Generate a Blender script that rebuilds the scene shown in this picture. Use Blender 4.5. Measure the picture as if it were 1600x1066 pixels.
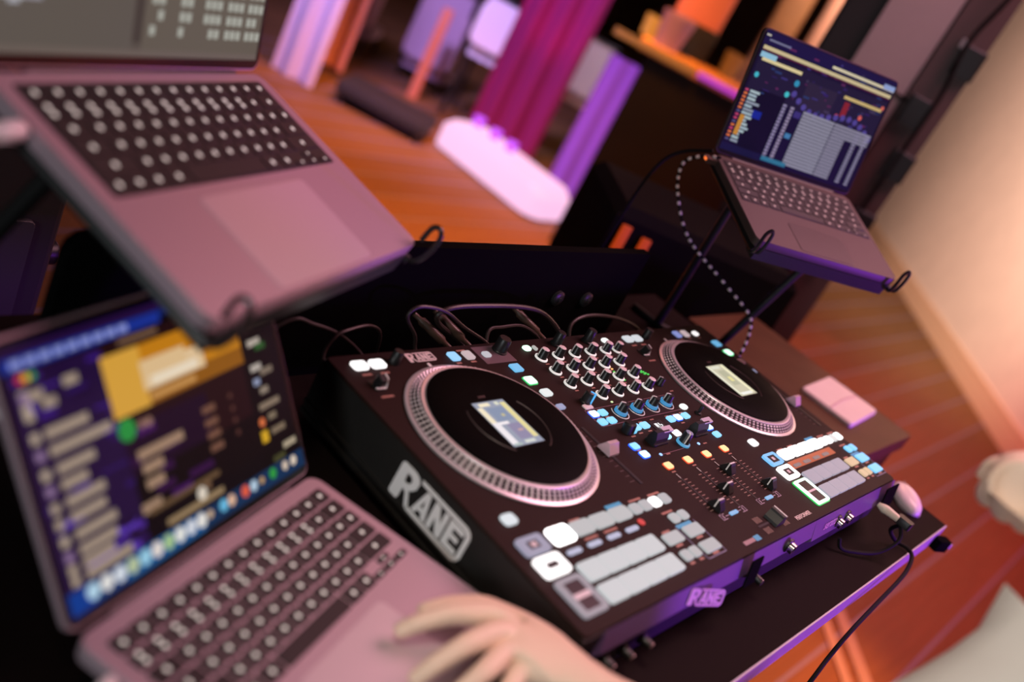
import bpy, bmesh, math, random
from mathutils import Vector, Matrix
random.seed(7)
for o in list(bpy.data.objects): bpy.data.objects.remove(o, do_unlink=True)
SC = bpy.context.scene
COL = SC.collection
FLOOR = 0.98                       # controller top plate is 0.98 m above the floor; working unit below is mm from there
def V(x, y, z=0.0): return Vector((x*.001, y*.001, z*.001 + FLOOR))

# ------------------------------------------------------------------ camera
cam = bpy.data.cameras.new('camera'); camo = bpy.data.objects.new('camera', cam); COL.objects.link(camo); SC.camera = camo
cam.sensor_width = 36.0; cam.lens = 1511.487/1600*36.0; cam.clip_start = .02; cam.clip_end = 100
R0 = Vector((0.6260, -0.6470, 0.4350)); R2 = Vector((0.77798238, 0.47944908, -0.40604434)).normalized()
R0 = (R0 - R2*R0.dot(R2)).normalized(); R1 = R2.cross(R0)
M = Matrix((R0, -R1, -R2)).transposed().to_4x4(); M.translation = V(-740.996, -414.839, 468.969)
camo.matrix_world = M
cam.dof.use_dof = True; cam.dof.focus_distance = 1.16; cam.dof.aperture_fstop = 2.05; cam.dof.aperture_blades = 0

# ------------------------------------------------------------------ world and lights
SC.view_settings.view_transform = 'Standard'; SC.view_settings.look = 'None'
SC.view_settings.gamma = 1.0; SC.view_settings.use_curve_mapping = False; SC.view_settings.exposure = 0.0
w = bpy.data.worlds.new('world'); SC.world = w; w.use_nodes = True
w.node_tree.nodes['Background'].inputs[0].default_value = (.55, .30, .26, 1); w.node_tree.nodes['Background'].inputs[1].default_value = .018
def lin(c):
    return tuple((x/12.92 if x <= .04045 else ((x+.055)/1.055)**2.4) for x in (v/255 for v in c))
def light(name, kind, loc, target, power, color, size=.3, spot=60, blend=.6):
    l = bpy.data.lights.new(name, kind); l.energy = power; l.color = color
    if kind == 'AREA': l.shape = 'DISK'; l.size = size
    if kind == 'SPOT': l.spot_size = math.radians(spot); l.spot_blend = blend; l.shadow_soft_size = size
    if kind == 'POINT': l.shadow_soft_size = size
    o = bpy.data.objects.new(name, l); COL.objects.link(o); o.location = loc
    d = (Vector(target)-Vector(loc)).normalized(); o.rotation_euler = d.to_track_quat('-Z', 'Y').to_euler()
    return o
light('ceiling_lamp_pink_white', 'AREA', (1.35, -.3, 2.6), V(-250, 50, 0), 33, (1, .44, .57), 1.3)
light('ceiling_lamp_right', 'AREA', (1.9, -.5, 2.7), V(800, -100, -50), 6, (1, .56, .46), .8)
light('ceiling_lamp_red', 'AREA', (2.9, 2.4, 2.9), V(600, 300, 0), 5, (1, .30, .20), .9)
light('hand_shirt_fill', 'SPOT', (-.85, -.22, 2.3), V(-30, -360, 80), 42, (1, .84, .70), .12, 44, .8)  # added fill that brightens the hand and shirt, not a booth fixture
light('left_side_fill', 'AREA', (-2.3, -.75, 1.62), V(-130, -60, -20), 13, (.88, .96, 1.0), .5)  # added cool fill for the side logo and left-facing sides; no door there
light('purple_stage_wash', 'SPOT', (1.35, -1.75, .93), V(300, -240, -30), 120, (.34, .05, 1.0), .10, 60, .5)
light('orange_floor_spot', 'SPOT', (2.2, 2.0, 3.2), (2.55, 2.35, 0), 1000, (1, .30, .018), .2, 58, .7)
light('orange_booth_spot', 'SPOT', (1.45, -1.2, 2.6), (1.55, -.22, 0), 620, (1, .29, .03), .15, 26, .6)
light('red_floor_spot', 'SPOT', (2.7, .9, 3.0), (3.3, .1, 0), 430, (1, .08, .16), .3, 84, .8)
light('wall_wash', 'SPOT', (2.9, 1.4, 2.9), (5.9, .75, 1.75), 1350, (1, .63, .49), .4, 78, 1.0)
light('column_fill_spot', 'SPOT', (3.3, 1.0, 2.7), (4.26, 1.9, 1.5), 75, (1, .60, .40), .2, 24, .7)  # added fill aimed at the otherwise unlit post and column
light('hall_warm_fill', 'POINT', (3.2, 1.0, 2.4), (0, 0, 0), 40, (1, .45, .25), .15)  # added warm fill for columns and wall, no pendant hangs here
light('pink_uplight', 'SPOT', (3.3, 2.62, .45), (3.7, 3.1, 1.0), 12, (1, .01, .22), .08, 56, .8)
light('violet_hall_wash', 'SPOT', (1.3, 2.7, 2.7), (3.5, 3.4, .45), 620, (.58, .40, 1.0), .25, 58, .8)
light('violet_chair_fill', 'SPOT', (3.3, 1.9, 2.8), (4.2, 3.05, .6), 110, (.72, .66, 1.0), .15, 24, .7)  # added fill for the white chair shadowed by the drape

# ------------------------------------------------------------------ materials
MATS = {}
def mat(name, color, rough=.5, metal=0.0, emit=None, strength=1.0, noise=0.0, nscale=60.0, bump=0.0, spec=.5, coat=0.0):
    if name in MATS: return MATS[name]
    m = bpy.data.materials.new(name); m.use_nodes = True; nt = m.node_tree; b = nt.nodes['Principled BSDF']
    b.inputs['Base Color'].default_value = (*color, 1); b.inputs['Roughness'].default_value = rough; b.inputs['Metallic'].default_value = metal
    b.inputs['Specular IOR Level'].default_value = spec; b.inputs['Coat Weight'].default_value = coat
    if emit is not None:
        b.inputs['Emission Color'].default_value = (*emit, 1); b.inputs['Emission Strength'].default_value = strength
    if noise or bump:
        tc = nt.nodes.new('ShaderNodeTexCoord'); n = nt.nodes.new('ShaderNodeTexNoise'); n.inputs['Scale'].default_value = nscale; n.inputs['Detail'].default_value = 4
        nt.links.new(tc.outputs['Object'], n.inputs['Vector'])
        if noise:
            mx = nt.nodes.new('ShaderNodeMix'); mx.data_type = 'RGBA'
            mx.inputs['A'].default_value = (*[max(0, c*(1-noise)) for c in color], 1); mx.inputs['B'].default_value = (*[min(1, c*(1+noise)) for c in color], 1)
            nt.links.new(n.outputs['Fac'], mx.inputs['Factor']); nt.links.new(mx.outputs['Result'], b.inputs['Base Color'])
        if bump:
            bp = nt.nodes.new('ShaderNodeBump'); bp.inputs['Strength'].default_value = bump; bp.inputs['Distance'].default_value = .001
            nt.links.new(n.outputs['Fac'], bp.inputs['Height']); nt.links.new(bp.outputs['Normal'], b.inputs['Normal'])
    MATS[name] = m; return m
def glow(color, strength=1.0):
    k = 'lit_%d_%d_%d_%d' % (*color, int(strength*100))
    c = lin(color); return mat(k, (.09, .09, .09), .45, emit=c, strength=strength, spec=.3)
def screen_mat(name, strength):
    if name in MATS: return MATS[name]
    m = bpy.data.materials.new(name); m.use_nodes = True; nt = m.node_tree; b = nt.nodes['Principled BSDF']
    a = nt.nodes.new('ShaderNodeAttribute'); a.attribute_name = 'Col'
    b.inputs['Base Color'].default_value = (.004, .004, .004, 1); b.inputs['Roughness'].default_value = .5; b.inputs['Specular IOR Level'].default_value = .08
    nt.links.new(a.outputs['Color'], b.inputs['Emission Color']); b.inputs['Emission Strength'].default_value = strength
    MATS[name] = m; return m

# ------------------------------------------------------------------ mesh helpers (all dimensions in mm)
I4 = Matrix.Identity(4)
def T(x, y, z): return Matrix.Translation((x, y, z))
def RX(a): return Matrix.Rotation(math.radians(a), 4, 'X')
def RY(a): return Matrix.Rotation(math.radians(a), 4, 'Y')
def RZ(a): return Matrix.Rotation(math.radians(a), 4, 'Z')
class MB:
    def __init__(s): s.v = []; s.f = []; s.m = []; s.c = []
    def add(s, vs, fs, M=I4, mi=0, col=None):
        n = len(s.v); s.v += [tuple(M @ Vector(p)) for p in vs]
        for f in fs: s.f.append([i+n for i in f]); s.m.append(mi); s.c.append(col)
        return s
    def box(s, x0, x1, y0, y1, z0, z1, M=I4, mi=0):
        vs = [(x, y, z) for z in (z0, z1) for x, y in ((x0, y0), (x1, y0), (x1, y1), (x0, y1))]
        return s.add(vs, [(3, 2, 1, 0), (4, 5, 6, 7), (0, 1, 5, 4), (1, 2, 6, 5), (2, 3, 7, 6), (3, 0, 4, 7)], M, mi)
    def prism(s, loop, z0, z1, M=I4, mi=0, bevel=0.0, capmi=None):
        n = len(loop); cx = sum(p[0] for p in loop)/n; cy = sum(p[1] for p in loop)/n
        rings = [[(x, y, z0) for x, y in loop]]
        if bevel:
            rings.append([(x, y, z1-bevel) for x, y in loop])
            k = bevel
            def ins(x, y):
                dx, dy = x-cx, y-cy; l = math.hypot(dx, dy) or 1
                return (x-dx/l*k, y-dy/l*k)
            rings.append([(*ins(x, y), z1) for x, y in loop])
        else: rings.append([(x, y, z1) for x, y in loop])
        vs = [p for r in rings for p in r]; fs = []
        for k in range(len(rings)-1):
            for i in range(n):
                j = (i+1) % n; fs.append((k*n+i, k*n+j, (k+1)*n+j, (k+1)*n+i))
        s.add(vs, fs + [tuple(reversed(range(n)))], M, mi)
        b = (len(rings)-1)*n; base = len(s.v)-len(vs)
        s.f.append([base+b+i for i in range(n)]); s.m.append(mi if capmi is None else capmi); s.c.append(None)
        return s
    def rbox(s, w, d, h, r=2.0, M=I4, mi=0, bevel=.5, seg=3, capmi=None):
        return s.prism(rrect(w, d, r, seg), 0, h, M, mi, bevel, capmi)
    def frame(s, w, d, h, r, iw, idp, M=I4, mi=0, seg=3):
        o = rrect(w, d, r, seg); i = rrect(iw, idp, .6, seg); n = len(o)
        vs = [(x, y, 0) for x, y in o]+[(x, y, h) for x, y in o]+[(x, y, h) for x, y in i]+[(x, y, 0) for x, y in i]
        fs = []
        for k in range(3):
            for a in range(n):
                b = (a+1) % n; fs.append((k*n+a, k*n+b, (k+1)*n+b, (k+1)*n+a))
        return s.add(vs, fs, M, mi)
    def lathe(s, prof, n=24, M=I4, mi=0, mis=None):
        vs = []; fs = []
        for r, z in prof:
            for k in range(n):
                a = 2*math.pi*k/n; vs.append((r*math.cos(a), r*math.sin(a), z))
        ms = []
        for k in range(len(prof)-1):
            for i in range(n):
                j = (i+1) % n; fs.append((k*n+i, k*n+j, (k+1)*n+j, (k+1)*n+i)); ms.append(mis[k] if mis else mi)
        b = len(s.v); s.add(vs, fs, M, mi)
        s.m[-len(fs):] = ms
        if prof[0][0] > 1e-6: s.f.append([b+i for i in reversed(range(n))]); s.m.append(ms[0]); s.c.append(None)
        if prof[-1][0] > 1e-6: s.f.append([b+(len(prof)-1)*n+i for i in range(n)]); s.m.append(ms[-1]); s.c.append(None)
        return s
    def tube(s, pts, r, n=8, M=I4, mi=0, closed=False):
        pts = [Vector(p) for p in pts]; N = len(pts); rings = []
        up = Vector((0, 0, 1)); prev = None
        for i, p in enumerate(pts):
            if closed: d = pts[(i+1) % N]-pts[i-1]
            else: d = pts[min(i+1, N-1)]-pts[max(i-1, 0)]
            d.normalize()
            if prev is None:
                a = d.cross(up if abs(d.z) < .9 else Vector((1, 0, 0))).normalized()
            else:
                a = (prev-d*prev.dot(d)).normalized()
            prev = a; b = d.cross(a); rr = r[i] if isinstance(r, (list, tuple)) else r
            rings.append([p+(a*math.cos(t)+b*math.sin(t))*rr for t in (2*math.pi*k/n for k in range(n))])
        vs = [tuple(q) for g in rings for q in g]; fs = []
        for k in range(N if closed else N-1):
            k2 = (k+1) % N
            for i in range(n):
                j = (i+1) % n; fs.append((k*n+i, k*n+j, k2*n+j, k2*n+i))
        if not closed: fs.append(tuple(reversed(range(n)))); fs.append(tuple((N-1)*n+i for i in range(n)))
        return s.add(vs, fs, M, mi)
    def quad(s, x0, x1, y0, y1, z, col=None, M=I4, mi=0):
        return s.add([(x0, y0, z), (x1, y0, z), (x1, y1, z), (x0, y1, z)], [(0, 1, 2, 3)], M, mi, col)
    def disc(s, x, y, r, z, col=None, n=12, M=I4, mi=0):
        return s.add([(x+r*math.cos(2*math.pi*k/n), y+r*math.sin(2*math.pi*k/n), z) for k in range(n)], [tuple(range(n))], M, mi, col)
    def mesh(s, name, mats, smooth=False):
        me = bpy.data.meshes.new(name); me.from_pydata([(a*.001, b*.001, c*.001) for a, b, c in s.v], [], s.f)
        for m in (mats if isinstance(mats, (list, tuple)) else [mats]): me.materials.append(m)
        me.polygons.foreach_set('material_index', s.m)
        if any(c is not None for c in s.c):
            at = me.color_attributes.new('Col', 'FLOAT_COLOR', 'CORNER')
            for p in me.polygons:
                c = s.c[p.index] or (0, 0, 0)
                for li in p.loop_indices: at.data[li].color = (*c, 1)
        bm = bmesh.new(); bm.from_mesh(me); bmesh.ops.recalc_face_normals(bm, faces=bm.faces) if not any(c is not None for c in s.c) else None
        bm.to_mesh(me); bm.free()
        if smooth:
            me.polygons.foreach_set('use_smooth', [True]*len(me.polygons))
            try: me.set_sharp_from_angle(angle=math.radians(38))
            except Exception: pass
        me.update(); return me
def rrect(w, d, r, seg=3):
    r = min(r, w/2-.01, d/2-.01); out = []
    for cx, cy, a0 in ((w/2-r, d/2-r, 0), (-w/2+r, d/2-r, 90), (-w/2+r, -d/2+r, 180), (w/2-r, -d/2+r, 270)):
        for k in range(seg+1):
            a = math.radians(a0+90*k/seg); out.append((cx+r*math.cos(a), cy+r*math.sin(a)))
    return out
def smoothpath(pts, n=6):
    out = []; P = [Vector(p) for p in pts]; P = [P[0]*2-P[1]]+P+[P[-1]*2-P[-2]]
    for i in range(1, len(P)-2):
        for k in range(n):
            t = k/n; a, b, c, d = P[i-1:i+3]
            out.append(.5*((2*b)+(c-a)*t+(2*a-5*b+4*c-d)*t*t+(3*b-a-3*c+d)*t**3))
    out.append(P[-2]); return out
def meta(o, label=None, cat=None, group=None, kind=None):
    if label: o['label'] = label
    if cat: o['category'] = cat
    if group: o['group'] = group
    if kind: o['kind'] = kind
    return o
def obj(name, me, parent=None, loc=(0, 0, 0), rot=None, M=None):
    o = bpy.data.objects.new(name, me); COL.objects.link(o)
    if parent is not None: o.parent = parent
    if M is not None:
        m = M.copy(); m.translation = m.translation*.001; o.matrix_local = m
    else:
        o.location = Vector(loc)*.001
        if rot is not None: o.rotation_euler = rot
    return o
def thing(name, label, cat, origin, M=None, group=None, kind=None):
    o = bpy.data.objects.new(name, None); COL.objects.link(o); o.empty_display_size = .02
    o.location = V(*origin)
    if M is not None: m = M.to_4x4().copy(); m.translation = V(*origin); o.matrix_world = m
    return meta(o, label, cat, group, kind)
def single(name, label, cat, mb, mats, origin=(0, 0, 0), smooth=True, group=None, M=None, kind=None):
    o = bpy.data.objects.new(name, mb.mesh(name, mats, smooth)); COL.objects.link(o); o.location = V(*origin)
    if M is not None: m = M.to_4x4().copy(); m.translation = V(*origin); o.matrix_world = m
    return meta(o, label, cat, group, kind)
def txt(s, size, extrude=0.0, bold=0.0, shear=0.0):
    c = bpy.data.curves.new('t', 'FONT'); c.body = s; c.size = size; c.offset = bold; c.shear = shear; c.align_x = 'CENTER'; c.align_y = 'CENTER'; c.extrude = extrude; c.resolution_u = 3
    o = bpy.data.objects.new('t', c); COL.objects.link(o)
    me = bpy.data.meshes.new_from_object(o.evaluated_get(bpy.context.evaluated_depsgraph_get()))
    mb = MB(); mb.add([tuple(v.co) for v in me.vertices], [tuple(p.vertices) for p in me.polygons])
    bpy.data.objects.remove(o); bpy.data.meshes.remove(me); bpy.data.curves.remove(c); return mb
def poly_holes(outer, holes, depth):
    c = bpy.data.curves.new('p', 'CURVE'); c.dimensions = '2D'; c.fill_mode = 'BOTH'; c.extrude = depth/2
    for lp in [outer]+holes:
        sp = c.splines.new('POLY'); sp.points.add(len(lp)-1); sp.use_cyclic_u = True
        for p, (x, y) in zip(sp.points, lp): p.co = (x, y, 0, 1)
    o = bpy.data.objects.new('p', c); COL.objects.link(o)
    me = bpy.data.meshes.new_from_object(o.evaluated_get(bpy.context.evaluated_depsgraph_get()))
    mb = MB(); mb.add([tuple(v.co) for v in me.vertices], [tuple(p.vertices) for p in me.polygons])
    bpy.data.objects.remove(o); bpy.data.meshes.remove(me); bpy.data.curves.remove(c); return mb

# ------------------------------------------------------------------ common materials
m_plate = mat('black_metal_plate', (.020, .008, .0065), .6, noise=.25, nscale=900, bump=.05, spec=.14)
m_side = mat('black_plastic_side', (.012, .011, .010), .55, noise=.3, nscale=200)
m_black = mat('black_plastic', (.010, .010, .010), .4)
m_tape = mat('matt_black_tape', (.004, .004, .004), .95, spec=.03)
m_rubber = mat('black_rubber', (.012, .012, .012), .7)
m_front = mat('grey_black_front_panel', (.13, .075, .19), .45, noise=.1, nscale=300)
m_alu = mat('brushed_aluminium', (.82, .77, .79), .32, .55, noise=.06, nscale=400)
m_band = mat('dark_platter_band', (.045, .03, .035), .45, .3)
m_vinyl = mat('black_vinyl', (.002, .002, .002), .55, noise=.3, nscale=300, spec=.03)
m_white = mat('white_print', (.85, .86, .87), .5)
m_print = mat('pink_grey_print', (.55, .38, .36), .5)
m_knob = mat('knob_black', (.012, .012, .013), .38)
m_cap = mat('knob_cap_grey', (.90, .80, .82), .4)
m_line = mat('indicator_white', (.92, .90, .90), .4)
m_metal = mat('nickel_jack', (.7, .66, .66), .22, 1.0)
m_tablemat = mat('black_table_mat', (.012, .007, .0065), .7, noise=.35, nscale=700, bump=.25, spec=.05)
m_edge = mat('lilac_table_edge', (.62, .55, .68), .4)
m_wood = mat('brown_wood', (.17, .075, .04), .45, noise=.3, nscale=25)

# ------------------------------------------------------------------ the room
fl = bpy.data.objects.new('floor', MB().box(-3500, 12500, -4500, 9000, -1030, -986).mesh('floor', mat('floor_subfloor', (.05, .03, .025), .8))); COL.objects.link(fl); fl.location = (0, 0, FLOOR)
meta(fl, 'wooden plank floor of the hall, running under the tables', kind='structure')
def plank_mat():
    m = bpy.data.materials.new('oak_plank'); m.use_nodes = True; nt = m.node_tree; b = nt.nodes['Principled BSDF']
    tc = nt.nodes.new('ShaderNodeTexCoord'); mp = nt.nodes.new('ShaderNodeMapping'); mp.inputs['Scale'].default_value = (1.2, 22, 1)
    n = nt.nodes.new('ShaderNodeTexNoise'); n.inputs['Scale'].default_value = 2.2; n.inputs['Detail'].default_value = 5
    oi = nt.nodes.new('ShaderNodeObjectInfo'); r = nt.nodes.new('ShaderNodeValToRGB')
    r.color_ramp.elements[0].color = (.115, .056, .020, 1); r.color_ramp.elements[1].color = (.20, .103, .040, 1)
    nt.links.new(tc.outputs['Object'], mp.inputs['Vector']); nt.links.new(mp.outputs['Vector'], n.inputs['Vector'])
    nt.links.new(n.outputs['Fac'], r.inputs['Fac'])
    hs = nt.nodes.new('ShaderNodeHueSaturation'); mr = nt.nodes.new('ShaderNodeMapRange'); mr.inputs['To Min'].default_value = .82; mr.inputs['To Max'].default_value = 1.15
    nt.links.new(oi.outputs['Random'], mr.inputs['Value']); nt.links.new(mr.outputs['Result'], hs.inputs['Value']); nt.links.new(r.outputs['Color'], hs.inputs['Color'])
    nt.links.new(hs.outputs['Color'], b.inputs['Base Color']); b.inputs['Roughness'].default_value = .6; b.inputs['Specular IOR Level'].default_value = .22
    return m
m_plank = plank_mat(); m_glint = mat('joint_glint_tint', (.15, .13, .23), .45)  # lavender strips paint the reflection along the plank bevels
pl_me = MB().prism([(0, 4), (0, 186), (4, 190-1), (3996, 189), (4000, 186), (4000, 4), (3996, 1), (4, 1)], -986, -980, bevel=1.5).mesh('plank', m_plank)
jt_me = MB().box(0, 15000, -5.5, 5.5, -986, -979.2).mesh('joint_glint', m_glint)
for r in range(56):
    y = -2325 + r*195
    off = (r*1370) % 4000
    for k in range(-1, 4):
        x = -2500+off+k*4000
        if x > 10500: continue
        obj('plank', pl_me, fl, (x, y, 0))
    if r < 34: obj('joint_glint', jt_me, fl, (-2500, y-2.5, 0))
tr1 = bpy.data.objects.new('trim_1', MB().box(0, 900, -70, -25, -981, -974).box(0, 900, 10, 45, -981, -974).mesh('trim_1', mat('cream_threshold', (.30, .23, .17), .6))); COL.objects.link(tr1); tr1.matrix_world = Matrix.Translation(V(1560, -600, 0)) @ RZ(41)
meta(tr1, 'cream threshold strips set in the floor before the booth', kind='structure')
# right wall (34 degrees to the controller's long axis) with skirting and a moulding line
wx, wy = 4713, -127; wd = Vector((2734, 1843, 0)).normalized(); wn = Vector((wd.y, -wd.x, 0))
WM = Matrix((wd, wn, Vector((0, 0, 1)))).transposed()
m_wall = mat('cream_plaster', (.78, .68, .60), .8, noise=.10, nscale=6)
wall = bpy.data.objects.new('wall_right', MB().box(-5200, 7200, 20, 160, -980, 2200).mesh('wall_right', m_wall)); COL.objects.link(wall)
mm = WM.to_4x4(); mm.translation = V(wx, wy, 0); wall.matrix_world = mm
meta(wall, 'bright cream plaster wall on the right, warmly lit', kind='structure')
bb = bpy.data.objects.new('baseboard_right', MB().box(-5200, 7200, 0, 20, -980, -868).box(-5200, 7200, 8, 20, -860, -836).mesh('baseboard_right', mat('cream_paint', (.72, .52, .36), .5))); COL.objects.link(bb); bb.matrix_world = mm
meta(bb, 'cream baseboard with a thin moulding above along the right wall', kind='structure')
m_dark = mat('dark_back_wall', (.05, .025, .015), .9, noise=.4, nscale=3)
wb = bpy.data.objects.new('wall_back', MB().box(-3500, 12500, 8200, 8300, -980, 2200).mesh('wall_back', m_dark)); COL.objects.link(wb); wb.location = (0, 0, FLOOR); meta(wb, 'dark brown back wall of the hall', kind='structure')
wl = bpy.data.objects.new('wall_far', MB().box(11400, 11500, -4500, 9000, -980, 2200).mesh('wall_far', m_dark)); COL.objects.link(wl); wl.location = (0, 0, FLOOR); meta(wl, 'dark far end wall of the hall', kind='structure')

# ------------------------------------------------------------------ booth table
tb = thing('booth_table', 'long black-topped table with a lilac front edge under the controller', 'table', (0, 0, -980))
mb = MB().box(-900, 835, -300, 330, 872, 902); obj('table_top', mb.mesh('table_top', m_tablemat), tb)
obj('edge_strip', MB().box(-900, 838, -302, -300, 866, 901).mesh('edge_strip', m_edge), tb)
leg = MB().box(-20, 20, -20, 20, 0, 872).mesh('leg', m_black)
for x in (-860, 795):
    for y in (60, 290): obj("leg", leg, tb, (x, y, 0))
obj('corner_clamp', MB().rbox(30, 16, 20, 3).box(15, 25, -4, 4, 5, 14, mi=1).mesh('corner_clamp', [m_tape, m_cap], True), tb, (818, -312, 868), (0, 0, -.4))
# black upright lid standing on the table behind the controller
L = [(-371, 0), (490, 0), (490, 164), (-353, 164)] + [(-371+18-18*math.sin(math.radians(a)), 146+18*math.cos(math.radians(a))) for a in (30, 60, 90)]
fbm = Matrix(((1, 0, 0, 0), (0, 0, -1, 0), (0, 1, 0, 0), (0, 0, 0, 1)))
fac = thing('case_lid', 'black upright case lid standing on the table behind the controller', 'case lid', (0, 219, -78))
obj('board', MB().prism(L, 0, 14, fbm).mesh('board', mat('black_board', (.002, .002, .002), .9, spec=.05)), fac)
gr = MB().lathe([(11, 0), (11, 4), (8, 6), (3, 6), (3, 8), (0, 8)], 20, RX(90)).mesh('grommet', [mat('grommet_black', (.03, .03, .03), .35)], True)
for x, z in ((312, 92), (383, 88)): obj('grommet', gr, fac, (x, -14, z))
for x in (-250, 60, 380): obj('foot', MB().box(x-30, x+30, 0, 22, 0, 10).mesh('foot', m_black), fac)

# ------------------------------------------------------------------ DJ controller
DJ = thing('dj_controller', 'black two-deck DJ controller with lit pads, knobs and silver platters', 'dj controller', (246, -45, -76))
OX, OY, OZ = -246, 45, 76          # local = mm frame + this
def L_(x, y, z=0): return (x+OX, y+OY, z+OZ)
XL, XR, YF, YB = -130, 631, -229, 140
b = MB().prism([(XL+OX, YB+OY), (XL+OX, YF+OY), (XR+OX, YF+OY), (XR+OX, YB+OY)], 8, 73)
obj('body', b.mesh('body', m_side), DJ)
obj('top_plate', MB().rbox(XR-XL-2, YB-YF-2, 4, 5, T((XL+XR)/2+OX, (YB+YF)/2+OY, 72), bevel=1).mesh('top_plate', m_plate), DJ)
rib = MB().prism([(0, 0), (370, 0), (370, 3.2), (0, 3.2)], 0, 3.4, bevel=.8)
ribm = rib.mesh('side_rib', m_side)
for z in (18, 29):
    obj('side_rib', ribm, DJ, M=Matrix(((0, 0, -1, XL+OX+.6), (-1, 0, 0, YB+OY), (0, 1, 0, z-6), (0, 0, 0, 1))))
# sloping front panel, with a deeper right part
fp = MB()
def bevel_strip(x0, x1, yo, zt, zb):
    fp.add([(x0, YF+OY, 75+zt), (x1, YF+OY, 75+zt), (x1, YF+OY-yo, 76+zb), (x0, YF+OY-yo, 76+zb), (x0, YF+OY, 76+zb-12), (x1, YF+OY, 76+zb-12)],
           [(0, 1, 2, 3), (3, 2, 5, 4), (0, 3, 4), (1, 5, 2)])
bevel_strip(XL+OX+30, 345+OX, 7, 0, -23); bevel_strip(345+OX, XR+OX, 9, 0, -27)
obj('front_panel', fp.mesh('front_panel', m_front), DJ)
for x in (XL+70, XR-70):
    for y in (YF+60, YB-60): obj('foot', MB().lathe([(14, 0), (15, 2), (15, 9)], 16).mesh('foot', m_rubber, True), DJ, L_(x, y, -76))

# logo pieces (u right, v up, mm): [outline, holes]
LOGO = [([(-1.6, -14.3), (1, -12.2), (17, -12), (22.5, -14), (25.6, -18.6), (25, -25.5), (21, -30.8), (17.8, -32.6), (24.5, -46), (24.5, -49.8), (20.5, -48.2), (15, -36.5), (10.4, -34.5), (9.9, -46.3), (8.2, -49.1), (-1.1, -49.2), (-2.7, -47.4)], [[(8.6, -19), (14.8, -19.2), (17.2, -22.3), (15.8, -26.4), (12, -28.4), (8.8, -28.2)]]),
 ([(26.4, -12.2), (89.6, -11.6), (94.2, -14.0), (96.7, -18.2), (96.9, -41.2), (94.3, -46.8), (89.1, -49.6), (24.5, -49.8), (22.5, -45.4), (88, -45.6), (92, -41.8), (92, -19.2), (89, -15.9), (27.6, -15.9)], []),
 ([(28.2, -43.9), (36.8, -17.6), (42.6, -17.6), (47.6, -43.9), (41.8, -43.9), (40.9, -39.4), (35.2, -39.4), (33.8, -43.9)], [[(39.2, -25.2), (40.2, -34.6), (36.4, -34.6)]]),
 ([(49.4, -43.9), (49.4, -17.6), (55.8, -17.6), (62.8, -32), (62.8, -17.6), (68.6, -17.6), (68.6, -43.9), (62.4, -43.9), (55.4, -29.8), (55.4, -43.9)], []),
 ([(71.0, -43.9), (71.0, -17.6), (89.4, -17.6), (89.4, -22.8), (77.4, -22.8), (77.4, -28.2), (87, -28.2), (87, -33.0), (77.4, -33.0), (77.4, -38.8), (89.4, -38.8), (89.4, -43.9)], [])]
def logo(name, m, M, depth=.8, parent=DJ):
    o = MB()
    for a, h in LOGO:
        p = poly_holes(a, h, depth); o.add(p.v, p.f)
    return obj(name, o.mesh(name, m), parent, M=M)
logo('side_logo', m_white, Matrix(((0, 0, 1, XL+OX-.3), (-1, 0, 0, OY), (0, 1, 0, OZ), (0, 0, 0, 1))))['label'] = 'white RANE lettering in a frame'
logo('top_logo', mat('logo_print', (.85, .74, .73), .5), T(-29+OX, 138+OY, 76.15) @ Matrix.Diagonal((.405, .40, .3, 1)))
sh = Matrix(((.55, .16, 0, 36+OX), (0, -.02*0, -1, YF+OY-6), (0, .55, 0, 76-4.5), (0, 0, 0, 1)))
frm = Matrix(((.60, .20, 0, 46+OX), (0, .12, -1, YF+OY-.5), (0, .40, .3, 76+2.0), (0, 0, 0, 1)))
logo('front_logo', mat('front_logo_print', (.75, .45, .62), .5), frm, .4)
sm = txt('serato', 16, shear=.5, bold=.15); 
obj('front_lettering', sm.mesh('front_lettering', MATS['front_logo_print']), DJ, M=Matrix(((1, 0, 0, 395+OX), (0, .31, -1, YF+OY-5.4), (0, .95, .3, 76-14), (0, 0, 0, 1))))
def flat_text(s, x, y, size, m, bold=.1):
    t = txt(s, size, bold=bold); return obj('lettering', t.mesh('lettering', m), DJ, L_(x, y, .35))
flat_text('PERFORMER', 327, -216.5, 7.6, mat('lettering_white', (.85, .76, .74), .5), .18)

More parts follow.
